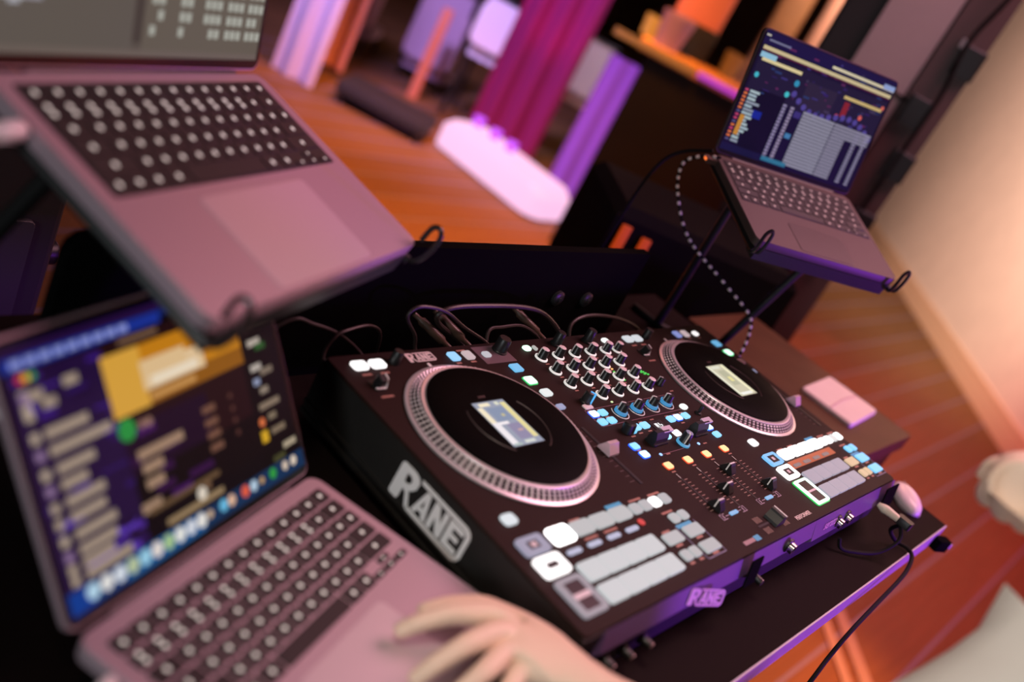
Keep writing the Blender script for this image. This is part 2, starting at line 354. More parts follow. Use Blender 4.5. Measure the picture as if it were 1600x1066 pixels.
# platters ------------------------------------------------------
def platter(px, name_lab, rects, strength):
    p = obj('platter', MB().lathe([(107, .2), (107.5, 2.2), (105.5, 3.2), (103.5, 3.4), (103, 3.0), (94.4, 9.8), (93.8, 11.0), (91.2, 11.6), (90.2, 11.2), (60, 11.0), (0, 11)], 96, mis=[0, 0, 0, 0, 1, 0, 0, 0, 0, 0]).mesh('platter', [m_alu, m_band], True), DJ, L_(px, 0, 0))
    p['label'] = name_lab
    d = MB(); dome = [(0, 0, .95)]; n6 = 6
    for rr, hh in ((.62, .7), (1.0, 0)):
        dome += [(rr*math.cos(2*math.pi*k/n6), rr*math.sin(2*math.pi*k/n6), hh) for k in range(n6)]
    df = [(0, 1+k, 1+(k+1) % n6) for k in range(n6)]+[(1+k, 7+k, 7+(k+1) % n6, 1+(k+1) % n6) for k in range(n6)]
    sl = math.degrees(math.atan2(6.8, 8.6)); cnt = 96
    for row, t in enumerate((.17, .5, .83)):
        rad = 103-8.6*t; z = 3.0+6.8*t
        for k in range(cnt):
            a = 360*(k)/cnt
            d.add(dome, df, RZ(a) @ T(rad, 0, z) @ RY(sl) @ Matrix.Diagonal((1.38, 2.3, 1.4, 1)))
    o = obj('strobe_dots', d.mesh('strobe_dots', m_alu, True), p); o['kind'] = 'stuff'
    obj('record', MB().lathe([(88.8, 11.2), (89, 12.6), (88, 13.2), (50, 13.2), (0, 13.2)], 96).mesh('record', m_vinyl, True), p)
    dp = MB(); dp.rbox(49.5, 67.5, .8, 1.2, T(-3, -1, 13.1), bevel=.2)
    sc = obj('display', dp.mesh('display', m_black), p)
    q = MB()
    q.quad(-27, 21, -34, 32, 13.98, rects['bg'])
    for i, (x0, x1, y0, y1, c) in enumerate(rects['r']): q.quad(x0, x1, y0, y1, 14.0+.01*i, c)
    obj('display_image', q.mesh('display_image', screen_mat('platter_display_light', strength)), sc)
    for a0, a1 in ((-62, 40), (150, 235)):
        ar = MB().tube([(47*math.cos(math.radians(a)), 47*math.sin(math.radians(a)), 13.2) for a in range(a0, a1, 6)], .9, 4)
        obj('label_ring', ar.mesh('label_ring', mat('label_ring_print', (.06, .035, .035), .5)), p)
    obj('label_text', txt('RANE', 4.2).mesh('label_text', mat('label_text_print', (.22, .14, .14), .5)), p, (-3, 40, 13.4))
cr, wh, bl, ye, gy = lin((250, 236, 205)), lin((248, 240, 244)), lin((140, 152, 178)), lin((235, 222, 160)), lin((175, 180, 192))
RL = dict(bg=lin((158, 163, 182)), r=[(-26, -18, -2, 24, cr), (12, 20, -26, 28, ye), (-26, -16, -31, -2, wh), (-14, 10, 2, 22, bl), (-8, 12, -26, -3, lin((150, 142, 172))), (-26, -2, -3, 1, wh), (-20, -4, 25, 30, cr), (4, 10, 25, 30, lin((225, 225, 205))), (-6, 10, -32, -28, lin((220, 222, 215))), (-24, -12, -33, -30, lin((180, 195, 190))), (-2, 3, 8, 12, lin((200, 190, 150))), (0, 8, -15, -12, lin((200, 165, 165)))])
RR = dict(bg=lin((212, 205, 178)), r=[(-26, -20, -30, 30, lin((240, 238, 215))), (12, 20, -30, 30, lin((250, 244, 205))), (-12, 8, -12, 20, lin((190, 188, 160))), (-20, 12, -32, -27, lin((250, 248, 240))), (-18, 6, 24, 30, lin((230, 228, 210))), (-6, 4, -4, 6, lin((235, 225, 160)))])
platter(0, 'silver dotted platter with black record and lit grey-blue display', RL, .95)
platter(492, 'silver dotted platter with black record and lit cream display', RR, .95)

# buttons ------------------------------------------------------
CACHE = {}
def btn(name, x, y, w, d, color, strength=1.0, h=2.6, r=2.2, label=None):
    k = (w, d, h, r, color, strength)
    if k not in CACHE: CACHE[k] = MB().rbox(w, d, h, r).mesh(name, glow(color, strength))
    o = obj(name, CACHE[k], DJ, L_(x, y, 0))
    if label: o['label'] = label
    return o
def fbtn(name, x, y, w, d, iw, idp, color, strength, icon=None, label=None):
    o = obj(name, MB().frame(w, d, 3, 4, iw, idp).mesh(name, glow(color, strength)), DJ, L_(x, y, 0))
    obj('button_face', MB().rbox(iw, idp, 2.6, .6, bevel=.1).mesh('button_face', m_black), o)
    if icon:
        mb = MB()
        for (x0, x1, y0, y1) in icon: mb.box(x0, x1, y0, y1, 2.6, 2.9)
        obj('button_icon', mb.mesh('button_icon', mat('icon_print', (.6, .5, .55), .5, emit=lin((200, 180, 190)), strength=.3)), o)
    if label: o['label'] = label
WHT = (255, 250, 250); COOL = (214, 222, 228); CYAN = (120, 205, 255); BLU = (150, 200, 255); GRN = (205, 255, 225); PADL = (206, 211, 214); PADR = (176, 168, 186); BEI = (240, 205, 165); ORG = (255, 214, 150)
def deck(D, right):
    s = 1.0
    # transport frames
    if not right:
        fbtn('sync_button', D-97, -134, 34, 20, 15, 8.5, (176, 176, 205), .62, [(-3, 4, -2.5, 2.5)], 'lilac framed sync button')
        fbtn('cue_button', D-97, -158.5, 35, 22, 16.5, 6.5, WHT, 1.7, None, 'brightly lit white cue button')
        fbtn('play_button', D-96, -194, 36, 40, 22, 30, (178, 172, 184), .6, [(-11, 11, -3, 2.5)], 'white framed play button, dark inside')
    else:
        fbtn('sync_button', D-97, -134, 34, 20, 20, 12, (120, 195, 250), 1.0, [(-3, 3, -2.5, 2.5)], 'blue framed sync button')
        fbtn('cue_button', D-97, -158.5, 35, 22, 20, 11, WHT, 2.2, [(-3, 3, -2.5, 2.5)], 'white framed cue button')
        fbtn('play_button', D-96, -194, 36, 40, 24, 33, (225, 255, 238), 2.0, [(-12, 12, -1.5, 1.5)], 'white and green framed play button')
        obj('play_glow_base', MB().frame(38.5, 42.5, 1.4, 4, 36, 40).mesh('play_glow_base', glow((30, 190, 80), 1.2)), DJ, L_(D-96, -194, 0))
    btn('deck_button', D-96, -101.5, 17, 12.5, COOL if not right else WHT, 1.0, r=4)
    for i, x in enumerate((-55.5, -22.5, 9.7, 42)):
        if not right: c, st = (WHT, 3.4) if i == 0 else ((196, 200, 202), .78)
        else: c, st = WHT, 3.0
        btn('mode_button', D+x, -133.3, 31, 16.5 if not (i == 0 and not right) else 20, c, st, r=4.5)
    for i, x in enumerate((69.5, 88, 107, 126)):
        if not right: c, st = (WHT, 1.6) if i == 2 else ((196, 198, 202), .72)
        else: c, st = ((235, 235, 235), .9) if i == 2 else (WHT, 2.2)
        btn('small_button', D+x, -134, 15.5, 13, c, st, r=3.5)
    for x in (-57.2, -25.5, 6.3, 38.1):
        btn('dash_light', D+x, -153.2, 21, 5.4, (190, 196, 225) if not right else (172, 150, 150), .8 if not right else .5, h=1.4, r=2.6)
    if not right: btn('record_led', D+60, -149.5, 9, 8, (210, 20, 10), .9, h=1, r=3.5, label='small red light')
    else:
        obj('lit_strip', MB().rbox(142, 12.5, .4, 2, bevel=.05).mesh('lit_strip', mat('amber_print', (.35, .13, .05), .5, emit=lin((150, 66, 30)), strength=.55)), DJ, L_(D-2, -151, .1))
    pc = (PADL, .84) if not right else (PADR, .82)
    for r_, y in enumerate((-176.5, -202.3)):
        for i in range(4): btn('performance_pad', D-73+15.8+i*31.65, y, 31.2, 20.6, *pc, h=3.2, r=2.8)
    hi = (196, 199, 202)
    for x in (110, 127.6): btn('small_button', D+x, -159.2, 14, 12, *((hi, .75) if not right else (CYAN, 1.15)), r=3.5)
    btn('loop_button', D+79, -178.7, 29, 13.5, *((hi, .75) if not right else (BEI, .8)), r=2)
    btn('loop_button', D+119, -179.2, 30, 14, *((hi, .72) if not right else (CYAN, 1.15)), r=2)
    btn('loop_button', D+119, -201.7, 30, 14, *((hi, .70) if not right else (CYAN, 1.15)), r=2)
    for x in (72.3, 89.2): btn('small_button', D+x, -200.8, 14, 12.5, *((hi, .72) if not right else (BEI, .8)), r=3)
    lb = mat('cyan_label', (.06, .45, .75), .5)
    obj('label_tag', MB().rbox(29, 5, .4, .8, bevel=.05).mesh('label_tag', lb), DJ, L_(D+115, -169.6, .1))
    obj('label_tag', MB().rbox(27, 5, .4, .8, bevel=.05).mesh('label_tag', lb), DJ, L_(D+45, -122, .1))
    fr = MB()
    for a, b_, c_, d_ in ((98.5, 99.5, -214, -168), (136, 137, -214, -168), (98.5, 137, -214, -212.8)): fr.box(a, b_, c_, d_, 0, .3)
    obj('print_frame', fr.mesh('print_frame', mat('blue_grey_print', (.22, .22, .36), .5)), DJ, L_(D, 0, .05))
    # rear row
    btn('deck_button', D-100, 120.5, 19, 13, WHT if not right else COOL, 1.5 if not right else .9, r=3.5)
    btn('deck_button', D-76.6, 120.3, 19, 13, WHT if not right else COOL, 1.5 if not right else .9, r=3.5)
    btn('rear_button', D+36.4, 120.2, 13.5, 14, (150, 210, 255) if not right else (150, 165, 235), 1.0 if not right else .7, r=2.5)
    btn('rear_button', D+60, 120, 13.5, 14, (222, 198, 202), .72, r=2.5)
    btn('source_button', D+89, 118, 12, 9.5, (215, 215, 222) if not right else WHT, .7 if not right else 1.2, r=3)
    btn('tempo_button', D+114, 90, 16, 13, (110, 195, 245), .9 if not right else .8, r=1.5)
    btn('tempo_button', D+114.8, 66.6, 15.5, 12.5, GRN, 1.8, r=2.5)
    obj('button_glow_base', MB().rbox(17.5, 14.5, 1.2, 2.5, bevel=.2).mesh('button_glow_base', glow((40, 200, 100), 1.0)), DJ, L_(D+114.8, 66.6, 0))
    btn('tempo_button', D+119.5, 43.8, 16, 11.5, (225, 232, 232) if not right else (120, 70, 72), 1.0 if not right else .5, r=3)
    btn('tempo_button', D+118, 18.7, 12, 8, (170, 180, 220), .7, r=1.5)
    obj('small_mark', MB().rbox(4, 9, .5, 1.8, bevel=.1).mesh('small_mark', m_line), DJ, L_(D-8.8, 110.5, 0))
    # toggle with bracket
    t = obj('toggle_switch', MB().rbox(15, 17, 1, 2, bevel=.2).mesh('toggle_switch', m_black), DJ, L_(D-100, 90, 0))
    obj('toggle_lever', MB().prism(rrect(8, 10, 2), 0, 11, T(0, 0, 1) @ RX(12), bevel=1).mesh('toggle_lever', m_knob, True), t)
    obj('toggle_ring', MB().tube([(-6, -5, 1), (6, -6, 1), (7, -5, 2), (7, -3, 10), (7, 3, 11.5)], .9, 6).mesh('toggle_ring', m_line, True), t)
    # pitch fader
    pf = obj('pitch_fader', MB().rbox(5, 92, .6, 1, bevel=.1).mesh('pitch_fader', m_black), DJ, L_(D+118, -62, 0))
    cp = MB(); prof = [(-9, 0), (-9, 2.5), (-3, 11), (-2.2, 12.6), (2.2, 12.6), (3, 11), (9, 2.5), (9, 0)]
    cp.add([(x, p[0], p[1]) for x in (-9, 9) for p in prof], [tuple(range(8)), tuple(reversed(range(8, 16)))]+[(i, (i+1) % 8, 8+(i+1) % 8, 8+i) for i in range(8)])
    obj('fader_cap', cp.mesh('fader_cap', mat('pale_metal_cap', (.66, .52, .58), .35, .3)), pf, (0, 6, 1))
    tk = MB()
    for k in range(11): tk.box(-13 if k % 5 else -15, -6, -40+k*8, -39.3+k*8, 0, .2)
    obj('fader_scale', tk.mesh('fader_scale', mat('dim_print', (.12, .07, .08), .6)), pf)
    lt = MB()
    for (x, y, ww) in ((-100, 107, 12), (-76, 107, 12), (-100, 73, 16), (36, 109.5, 8), (60, 109.5, 9), (57, 130, 14), (89, 109, 8), (82, -123.5, 22), (118, -124, 22), (110, -149.5, 20), (79, -169.3, 14), (-54, -123, 16), (-22, -123, 16), (10, -146, 22), (-22, -146, 20), (79, -188, 12), (119, -188.5, 12), (119, -210.5, 12), (72, -210, 8), (90, -210, 8)):
        lt.box(x-ww/2, x+ww/2, y-1.3, y+1.3, 0, .15)
    o = obj('caption_print', lt.mesh('caption_print', mat('caption_ink', (.42, .20, .16), .5)), DJ, L_(D, 0, .05)); o['kind'] = 'stuff'
deck(0, False); deck(492, True)
obj('mic_panel', MB().rbox(53, 31, .4, 1, bevel=.05).mesh('mic_panel', mat('mic_panel_paint', (.16, .10, .12), .45)), DJ, L_(103, 118, .05))
obj('mic_level_knob', MB().lathe([(9.5, 0), (9.5, 2), (8.6, 3), (8, 17), (7, 18.5), (0, 18.5)], 20).mesh('mic_level_knob', m_knob, True), DJ, L_(117, 123, 0))
obj('browse_knob', MB().lathe([(6, 0), (6, 2), (5.6, 14), (4.8, 15), (0, 15)], 16).mesh('browse_knob', m_knob, True), DJ, L_(-52.5, 121, 0))
obj('browse_knob', MB().lathe([(6, 0), (6, 2), (5.6, 14), (4.8, 15), (0, 15)], 16).mesh('browse_knob', m_knob, True), DJ, L_(439.5, 121, 0))

# mixer knobs ------------------------------------------------------
k_body = MB().lathe([(6.6, 0), (6.6, 2.2), (6.1, 3), (5.3, 13), (5.0, 13.5), (0, 13.5)], 20).mesh('knob', m_knob, True)
k_cap = MB().lathe([(4.9, 13.4), (4.9, 13.9), (4.5, 14.1), (0, 14.1)], 18).mesh('knob_cap', m_cap, True)
k_ring = MB().lathe([(8.4, 0), (8.4, 1.5), (7.6, 2.0), (6.6, 2.0)], 24).mesh('knob_ring', mat('knob_ring_white', (.8, .8, .78), .4, emit=lin((235, 232, 228)), strength=.62), True)
k_ringb = MB().lathe([(7.9, .4), (7.9, 3.6), (7.3, 4.2), (6.2, 4.2)], 24).mesh('knob_ring', glow((50, 150, 210), .75), True)
k_arc = MB().tube([(11*math.cos(math.radians(a)), 11*math.sin(math.radians(a)), .2) for a in range(130, 340, 12)], .7, 5).mesh('knob_scale', m_line)
k_ln = MB().box(-.75, .75, 4.6, 6.2, 2, 13.9, RX(0)).box(-.75, .75, 0, 5, 13.9, 14.3).mesh('knob_line', m_line)
def knob(x, y, ring='w', ang=0, sc=1.0, name='mixer_knob', capped=True):
    o = obj(name, k_body, DJ, L_(x, y, 0)); o.scale = (sc, sc, sc)
    if ring == 'w': obj('knob_ring', k_ring, o)
    if ring == 'b': obj('knob_ring', k_ringb, o); obj('knob_scale', k_arc, o)
    if capped: obj('knob_cap', k_cap, o)
    obj('knob_line', k_ln, o, rot=(0, 0, math.radians(ang)))
cols = (175, 209.2, 244, 279, 313.5)
for ci, x in enumerate(cols):
    for ri, y in enumerate((102.5, 77, 51.5, 25.7)):
        if ci == 0 and ri == 3: continue
        knob(x, y, 'w', 62 + random.choice((0, 0, 0, 8, -12)))
    if ci: knob(x-1, -6.4, 'b', 60, 1.05, 'filter_knob', False)
knob(339.5, 101.5, 'w', 60, .9)
knob(345, 27, None, 40, .8, 'headphone_knob', False)
for x in (230, 298): obj('master_knob', MB().lathe([(8, 0), (8, 2), (6.8, 3), (6.2, 18), (5.4, 19), (0, 19)], 20).mesh('master_knob', m_knob, True), DJ, L_(x, 125, 0))
o = obj('fx_selector', MB().lathe([(7, 0), (7, 2), (6, 3), (5.4, 15), (4.6, 15.6), (0, 15.6)], 18).mesh('fx_selector', m_knob, True), DJ, L_(167, 19.7, 0))
obj('selector_line', MB().box(-1.2, 1.2, -7.4, -5.2, 0, 15.8).box(-1.2, 1.2, -6, 0, 15.5, 16.2).mesh('selector_line', glow((70, 180, 255), 1.0)), o, rot=(0, 0, .5))
obj('selector_base', MB().rbox(16, 8, 1.5, 2, T(-4, -8, 0)).mesh('selector_base', m_cap), o)
btn('mixer_button', 167.5, 122, 12.5, 9, GRN, 1.7, r=3.5); btn('mixer_button', 337, 122, 13, 9, (240, 245, 240), 1.3, r=4)
btn('indicator_tab', 182, 121, 5, 8, (215, 215, 210), .6, r=1.5)
for x, y in ((158.8, -1.5), (176.5, -1.8), (159.2, -15.5), (177.5, -15.8)): btn('effect_button', x, y, 13, 9.5, (215, 238, 255) if y > -2 and x < 160 else (130, 212, 255), 2.0 if y > -2 and x < 160 else 1.15, r=2.2)
for x, y in ((158.8, -1.5), (302.8, -33.7), (169.4, -73.7), (341.4, -59.7), (167.8, -59.6)): obj('button_glow_base', MB().rbox(14.6, 11, 1.3, 2.5, bevel=.2).mesh('button_glow_base', glow((10, 90, 255), 1.6)), DJ, L_(x, y, 0))
for x in (285.8, 302.8, 322.1): btn('effect_button', x, -33.7, 13.2, 9.8, (205, 232, 255) if x == 302.8 else (140, 215, 255), 1.7 if x == 302.8 else 1.15, r=2.2)
for x in (205.4, 224.6): btn('effect_button', x, -33.8, 14, 9.8, (140, 215, 255), 1.15, r=2.2)
for x, y, st in ((167.8, -59.6, 1.3), (169.4, -73.7, 2.2), (341.4, -59.7, 2.0), (341.2, -73.8, 1.2)): btn('effect_button', x, y, 13, 9.5, (185, 225, 255) if st > 1.9 else (135, 212, 255), st, r=2.4)
btn('mixer_button', 339.2, -19, 14, 9.5, (240, 240, 238), 1.2, r=4.5); btn('mixer_button', 266.7, -56.3, 12.5, 9.5, (235, 232, 235), 1.3, r=2.5)
for x in (188.1, 232.5, 277.4, 322.6):
    btn('cue_mix_button', x, -97, 12.5, 9.5, ORG, 1.25, r=2.5)
    obj('button_glow_base', MB().rbox(14, 11, 1.2, 2.5, bevel=.2).mesh('button_glow_base', glow((230, 70, 10), 1.1)), DJ, L_(x, -97, 0))
for x in (197.7, 286.5): btn('status_led', x, -79.2, 4.5, 4, (150, 195, 255), 1.5, h=1, r=1.9)
for x, y, c in ((285, 71.8, (255, 150, 60)), (285, 67.5, (255, 190, 110)), (283, 62, (60, 190, 60)), (285.2, 44.9, (40, 200, 70)), (340, 57, (40, 200, 70)), (342, 54, (40, 200, 70)), (344, 51.2, (40, 200, 70)), (346.5, 48.4, (40, 200, 70)), (337, 54, (40, 180, 60)), (340, 50, (40, 180, 60)), (214.5, 12.5, (210, 230, 170))): btn('level_led', x, y, 4.2, 2.6, c, 1.2, h=.8, r=1)
ol = obj('effect_display', MB().rbox(26, 15, .8, 1, bevel=.1).mesh('effect_display', m_black), DJ, L_(251, -37.5, 0))
q = MB()
for x0, x1, y0, y1 in ((-7, -1, -3, 3), (1, 3.5, -2, 3), (4.5, 7.5, -3, 0), (-7, 6, -4.4, -3.6)): q.quad(x0, x1, y0, y1, .9, lin((235, 235, 235)))
obj('display_image', q.mesh('display_image', screen_mat('oled_light', 1.2)), ol)
def paddle(x, y):
    p = obj('effect_paddle', MB().rbox(34, 16, 3, 3, bevel=.5).mesh('effect_paddle', m_black, True), DJ, L_(x, y, 0))
    cp = MB(); prof = [(-6, 0), (-6, 7), (-2.5, 15), (2.5, 15), (6, 7), (6, 0)]
    cp.add([(xx, a, z) for xx in (-13, 15) for a, z in prof], [tuple(range(6)), tuple(reversed(range(6, 12)))]+[(i, (i+1) % 6, 6+(i+1) % 6, 6+i) for i in range(6)])
    obj('paddle_lever', cp.mesh('paddle_lever', m_knob), p, (-4, 0, 2))
    obj('paddle_plate', MB().rbox(21, 8.5, 2, 1, T(9, 1, 15.2) @ RX(8), bevel=.3).mesh('paddle_plate', mat('paddle_plate_metal', (.62, .58, .68), .35, .2)), p)
    btn('paddle_light', x+28, y+3, 11, 9.5, (150, 215, 255), 1.6, r=3)
paddle(215, -60); paddle(309, -62)
o = obj('effect_level_knob', k_body, DJ, L_(258, -72.5, 0)); o.scale = (1.05, 1.05, 1.2); obj('knob_ring', MB().lathe([(8.4, 0), (8.4, 1.8), (7.4, 2.4), (6.6, 2.4)], 24).mesh('knob_ring', glow((70, 165, 215), .8), True), o); obj('knob_cap', MB().lathe([(4.6, 13.4), (4.6, 14), (0, 14.3)], 16).mesh('knob_cap', mat('blue_grey_cap', (.3, .38, .55), .35)), o); obj('knob_line', k_ln, o, rot=(0, 0, 2.2))
obj('effect_lever', MB().prism(rrect(16, 12, 4), 0, 13, RX(-10), bevel=2).mesh('effect_lever', m_knob, True), DJ, L_(183, -37, 0))
btn('effect_light', 194, -38.5, 8, 6.5, (110, 205, 255), 1.1, r=2); obj('small_toggle', MB().lathe([(4.6, 0), (4.6, 2), (1.9, 2.6), (2.4, 11), (1.6, 12.5), (0, 12.5)], 12).mesh('small_toggle', m_knob, True), DJ, L_(355, -34, 0))
pr = MB()
for a, b_, c_, d_ in ((151, 330, 7, 7.8), (151, 330, -22, -21.2), (151, 151.9, -22, 7.8), (195, 250, -80, -79.2)): pr.box(a, b_, c_, d_, 0, .25)
obj('print_frame', pr.mesh('print_frame', mat('mauve_print', (.22, .10, .14), .5)), DJ, L_(0, 0, .05))
cp_ = MB()
for x in cols:
    for y in (91, 65.5, 40): cp_.box(x-3, x+4, y-.9, y+.9, 0, .15)
for x, y in ((205, -43), (225, -43), (303, -43), (268, -66), (286, -27), (303, -27), (321, -27), (205, -27), (225, -27), (251, -27), (186, -45), (212, -81), (300, -81), (159, 5), (177, 4.5), (163, -8.4), (178, -8.9), (170, -66), (355, 12), (346, 40), (338, 90), (188, -106), (235, -106), (280, -106), (325, -106)): cp_.box(x-4, x+4, y-.9, y+.9, 0, .15)
o = obj('caption_print', cp_.mesh('caption_print', MATS['caption_ink']), DJ, L_(0, 0, .05)); o['kind'] = 'stuff'
# channel faders
f_cap = MB(); prof = [(-8.5, 0), (-8.5, 3), (-3.2, 9.5), (-2.4, 11.5), (2.4, 11.5), (3.2, 9.5), (8.5, 3), (8.5, 0)]
f_cap.add([(x, p[0], p[1]) for x in (-5.5, 5.5) for p in prof], [tuple(range(8)), tuple(reversed(range(8, 16)))]+[(i, (i+1) % 8, 8+(i+1) % 8, 8+i) for i in range(8)])
f_cap = f_cap.mesh('fader_cap', m_knob); f_top = MB().box(-5.6, 5.6, -.9, .9, 11.4, 12.0).mesh('fader_cap_line', m_line); f_side = MB().box(-6.0, -5.5, -.8, .8, 2.5, 11.5).mesh('fader_side_line', m_line)
tkm = MB()
for k in range(10):
    for sx in (-1, 1): tkm.box(sx*7-3.2, sx*7+3.2, -7-5.2*k-.4, -7-5.2*k+.4, 0, .2)
tkm = tkm.mesh('fader_scale', mat('fader_scale_print', (.48, .30, .26), .5))
sl_m = MB().rbox(2.6, 66, .4, 1, T(0, -31, 0), bevel=.05).mesh('fader_slot', m_black)
for x, yc in ((187.2, -165), (233.8, -149.5), (277.5, -127), (322.4, -164.5)):
    f = obj('channel_fader', sl_m, DJ, L_(x, -113, 0)); obj('fader_scale', tkm, f); obj('fader_mark', MB().box(-.5, .5, -4, 3, .2, .5).mesh('fader_mark', m_line), f)
    c = obj('fader_cap', f_cap, f, (4, yc+113, .4)); obj('fader_cap_line', f_top, f, (4, yc+113, .4)); obj('fader_side_line', f_side, f, (4, yc+113, .4))
for x in (210.5, 301.5):
    btn('assign_switch', x, -179, 17, 4.6, (130, 190, 240), .85, h=1.6, r=1.2)
    pr = MB()
    for sx in (-1, 1):
        pr.box(sx*23-5, sx*23+5, 3.2, 4, 0, .2); pr.box(sx*23-5, sx*23+5, -4, -3.2, 0, .2); pr.box(sx*23-.8, sx*23+.8, -2.4, 2.4, 0, .2); pr.box(sx*28-.4, sx*28+.4, -4, 4, 0, .2); pr.box(sx*14-4, sx*14+4, -.4, .4, 0, .2)
    obj('print_frame', pr.mesh('print_frame', mat('lilac_print', (.50, .40, .55), .5)), DJ, L_(x, -179, .05))
xf = obj('crossfader', MB().rbox(66, 2.6, .4, 1, bevel=.05).mesh('crossfader', m_black), DJ, L_(258, -206, 0))
xc = MB(); prof = [(-11, 0), (-10, 3), (-4, 9.5), (-3, 12), (3, 12), (4, 9.5), (10, 3), (11, 0)]
xc.add([(p[0], y, p[1]) for y in (-9, 9) for p in prof], [tuple(range(8)), tuple(reversed(range(8, 16)))]+[(i, (i+1) % 8, 8+(i+1) % 8, 8+i) for i in range(8)])
obj('fader_cap', xc.mesh('fader_cap', m_knob), xf, (6, 0, .4)); obj('fader_cap_line', MB().box(-.9, .9, -9.2, 9.2, 11.9, 12.6).mesh('fader_cap_line', m_line), xf, (9, 0, .4))
tk = MB()
for k in range(5):
    for sx, sy in ((-1, -1), (-1, 1), (1, -1), (1, 1)): tk.box(sx*(16+k*3)-.35, sx*(16+k*3)+.35, sy*8-4, sy*8+4, 0, .2)
obj('fader_scale', tk.mesh('fader_scale', MATS['fader_scale_print']), xf)
obj('label_tag', MB().rbox(12, 7, .4, .8, bevel=.05).mesh('label_tag', MATS['cyan_label']), DJ, L_(204, -216, .1)); obj('label_tag', MB().rbox(24, 5, .4, .8, bevel=.05).mesh('label_tag', mat('mauve_tag', (.40, .26, .30), .5)), DJ, L_(185, -216, .1))
# front sockets and knobs
fk = MB().lathe([(6.5, 0), (6.5, 3), (4.6, 4), (4.4, 13), (3.6, 14), (0, 14)], 16, RX(90), mis=[0, 0, 0, 1, 1]).mesh('front_knob', [m_black, m_metal], True)
for x, z in ((-78, -40), (-46, -42), (-14, -42), (215, -42)): obj('front_knob', fk, DJ, L_(x, YF-3, z))
fj = MB().lathe([(9, 0), (9, 2.5), (6.5, 3.5), (6.5, 9), (3.2, 9), (3.2, 1), (0, 1)], 18, RX(90), mis=[0, 0, 1, 1, 0, 0]).mesh('headphone_socket', [m_black, m_metal], True)
for x, z in ((268, -13), (425, -19), (456, -19)): obj('headphone_socket', fj, DJ, L_(x, YF-4, z))
for x, w_ in ((170, 26), (600, 48)): obj('black_tape', MB().box(-w_/2, w_/2, -1.5, .5, -30, 1).mesh('black_tape', m_tape), DJ, M=T(*L_(x, YF-7.5, -1)) @ RX(-13))

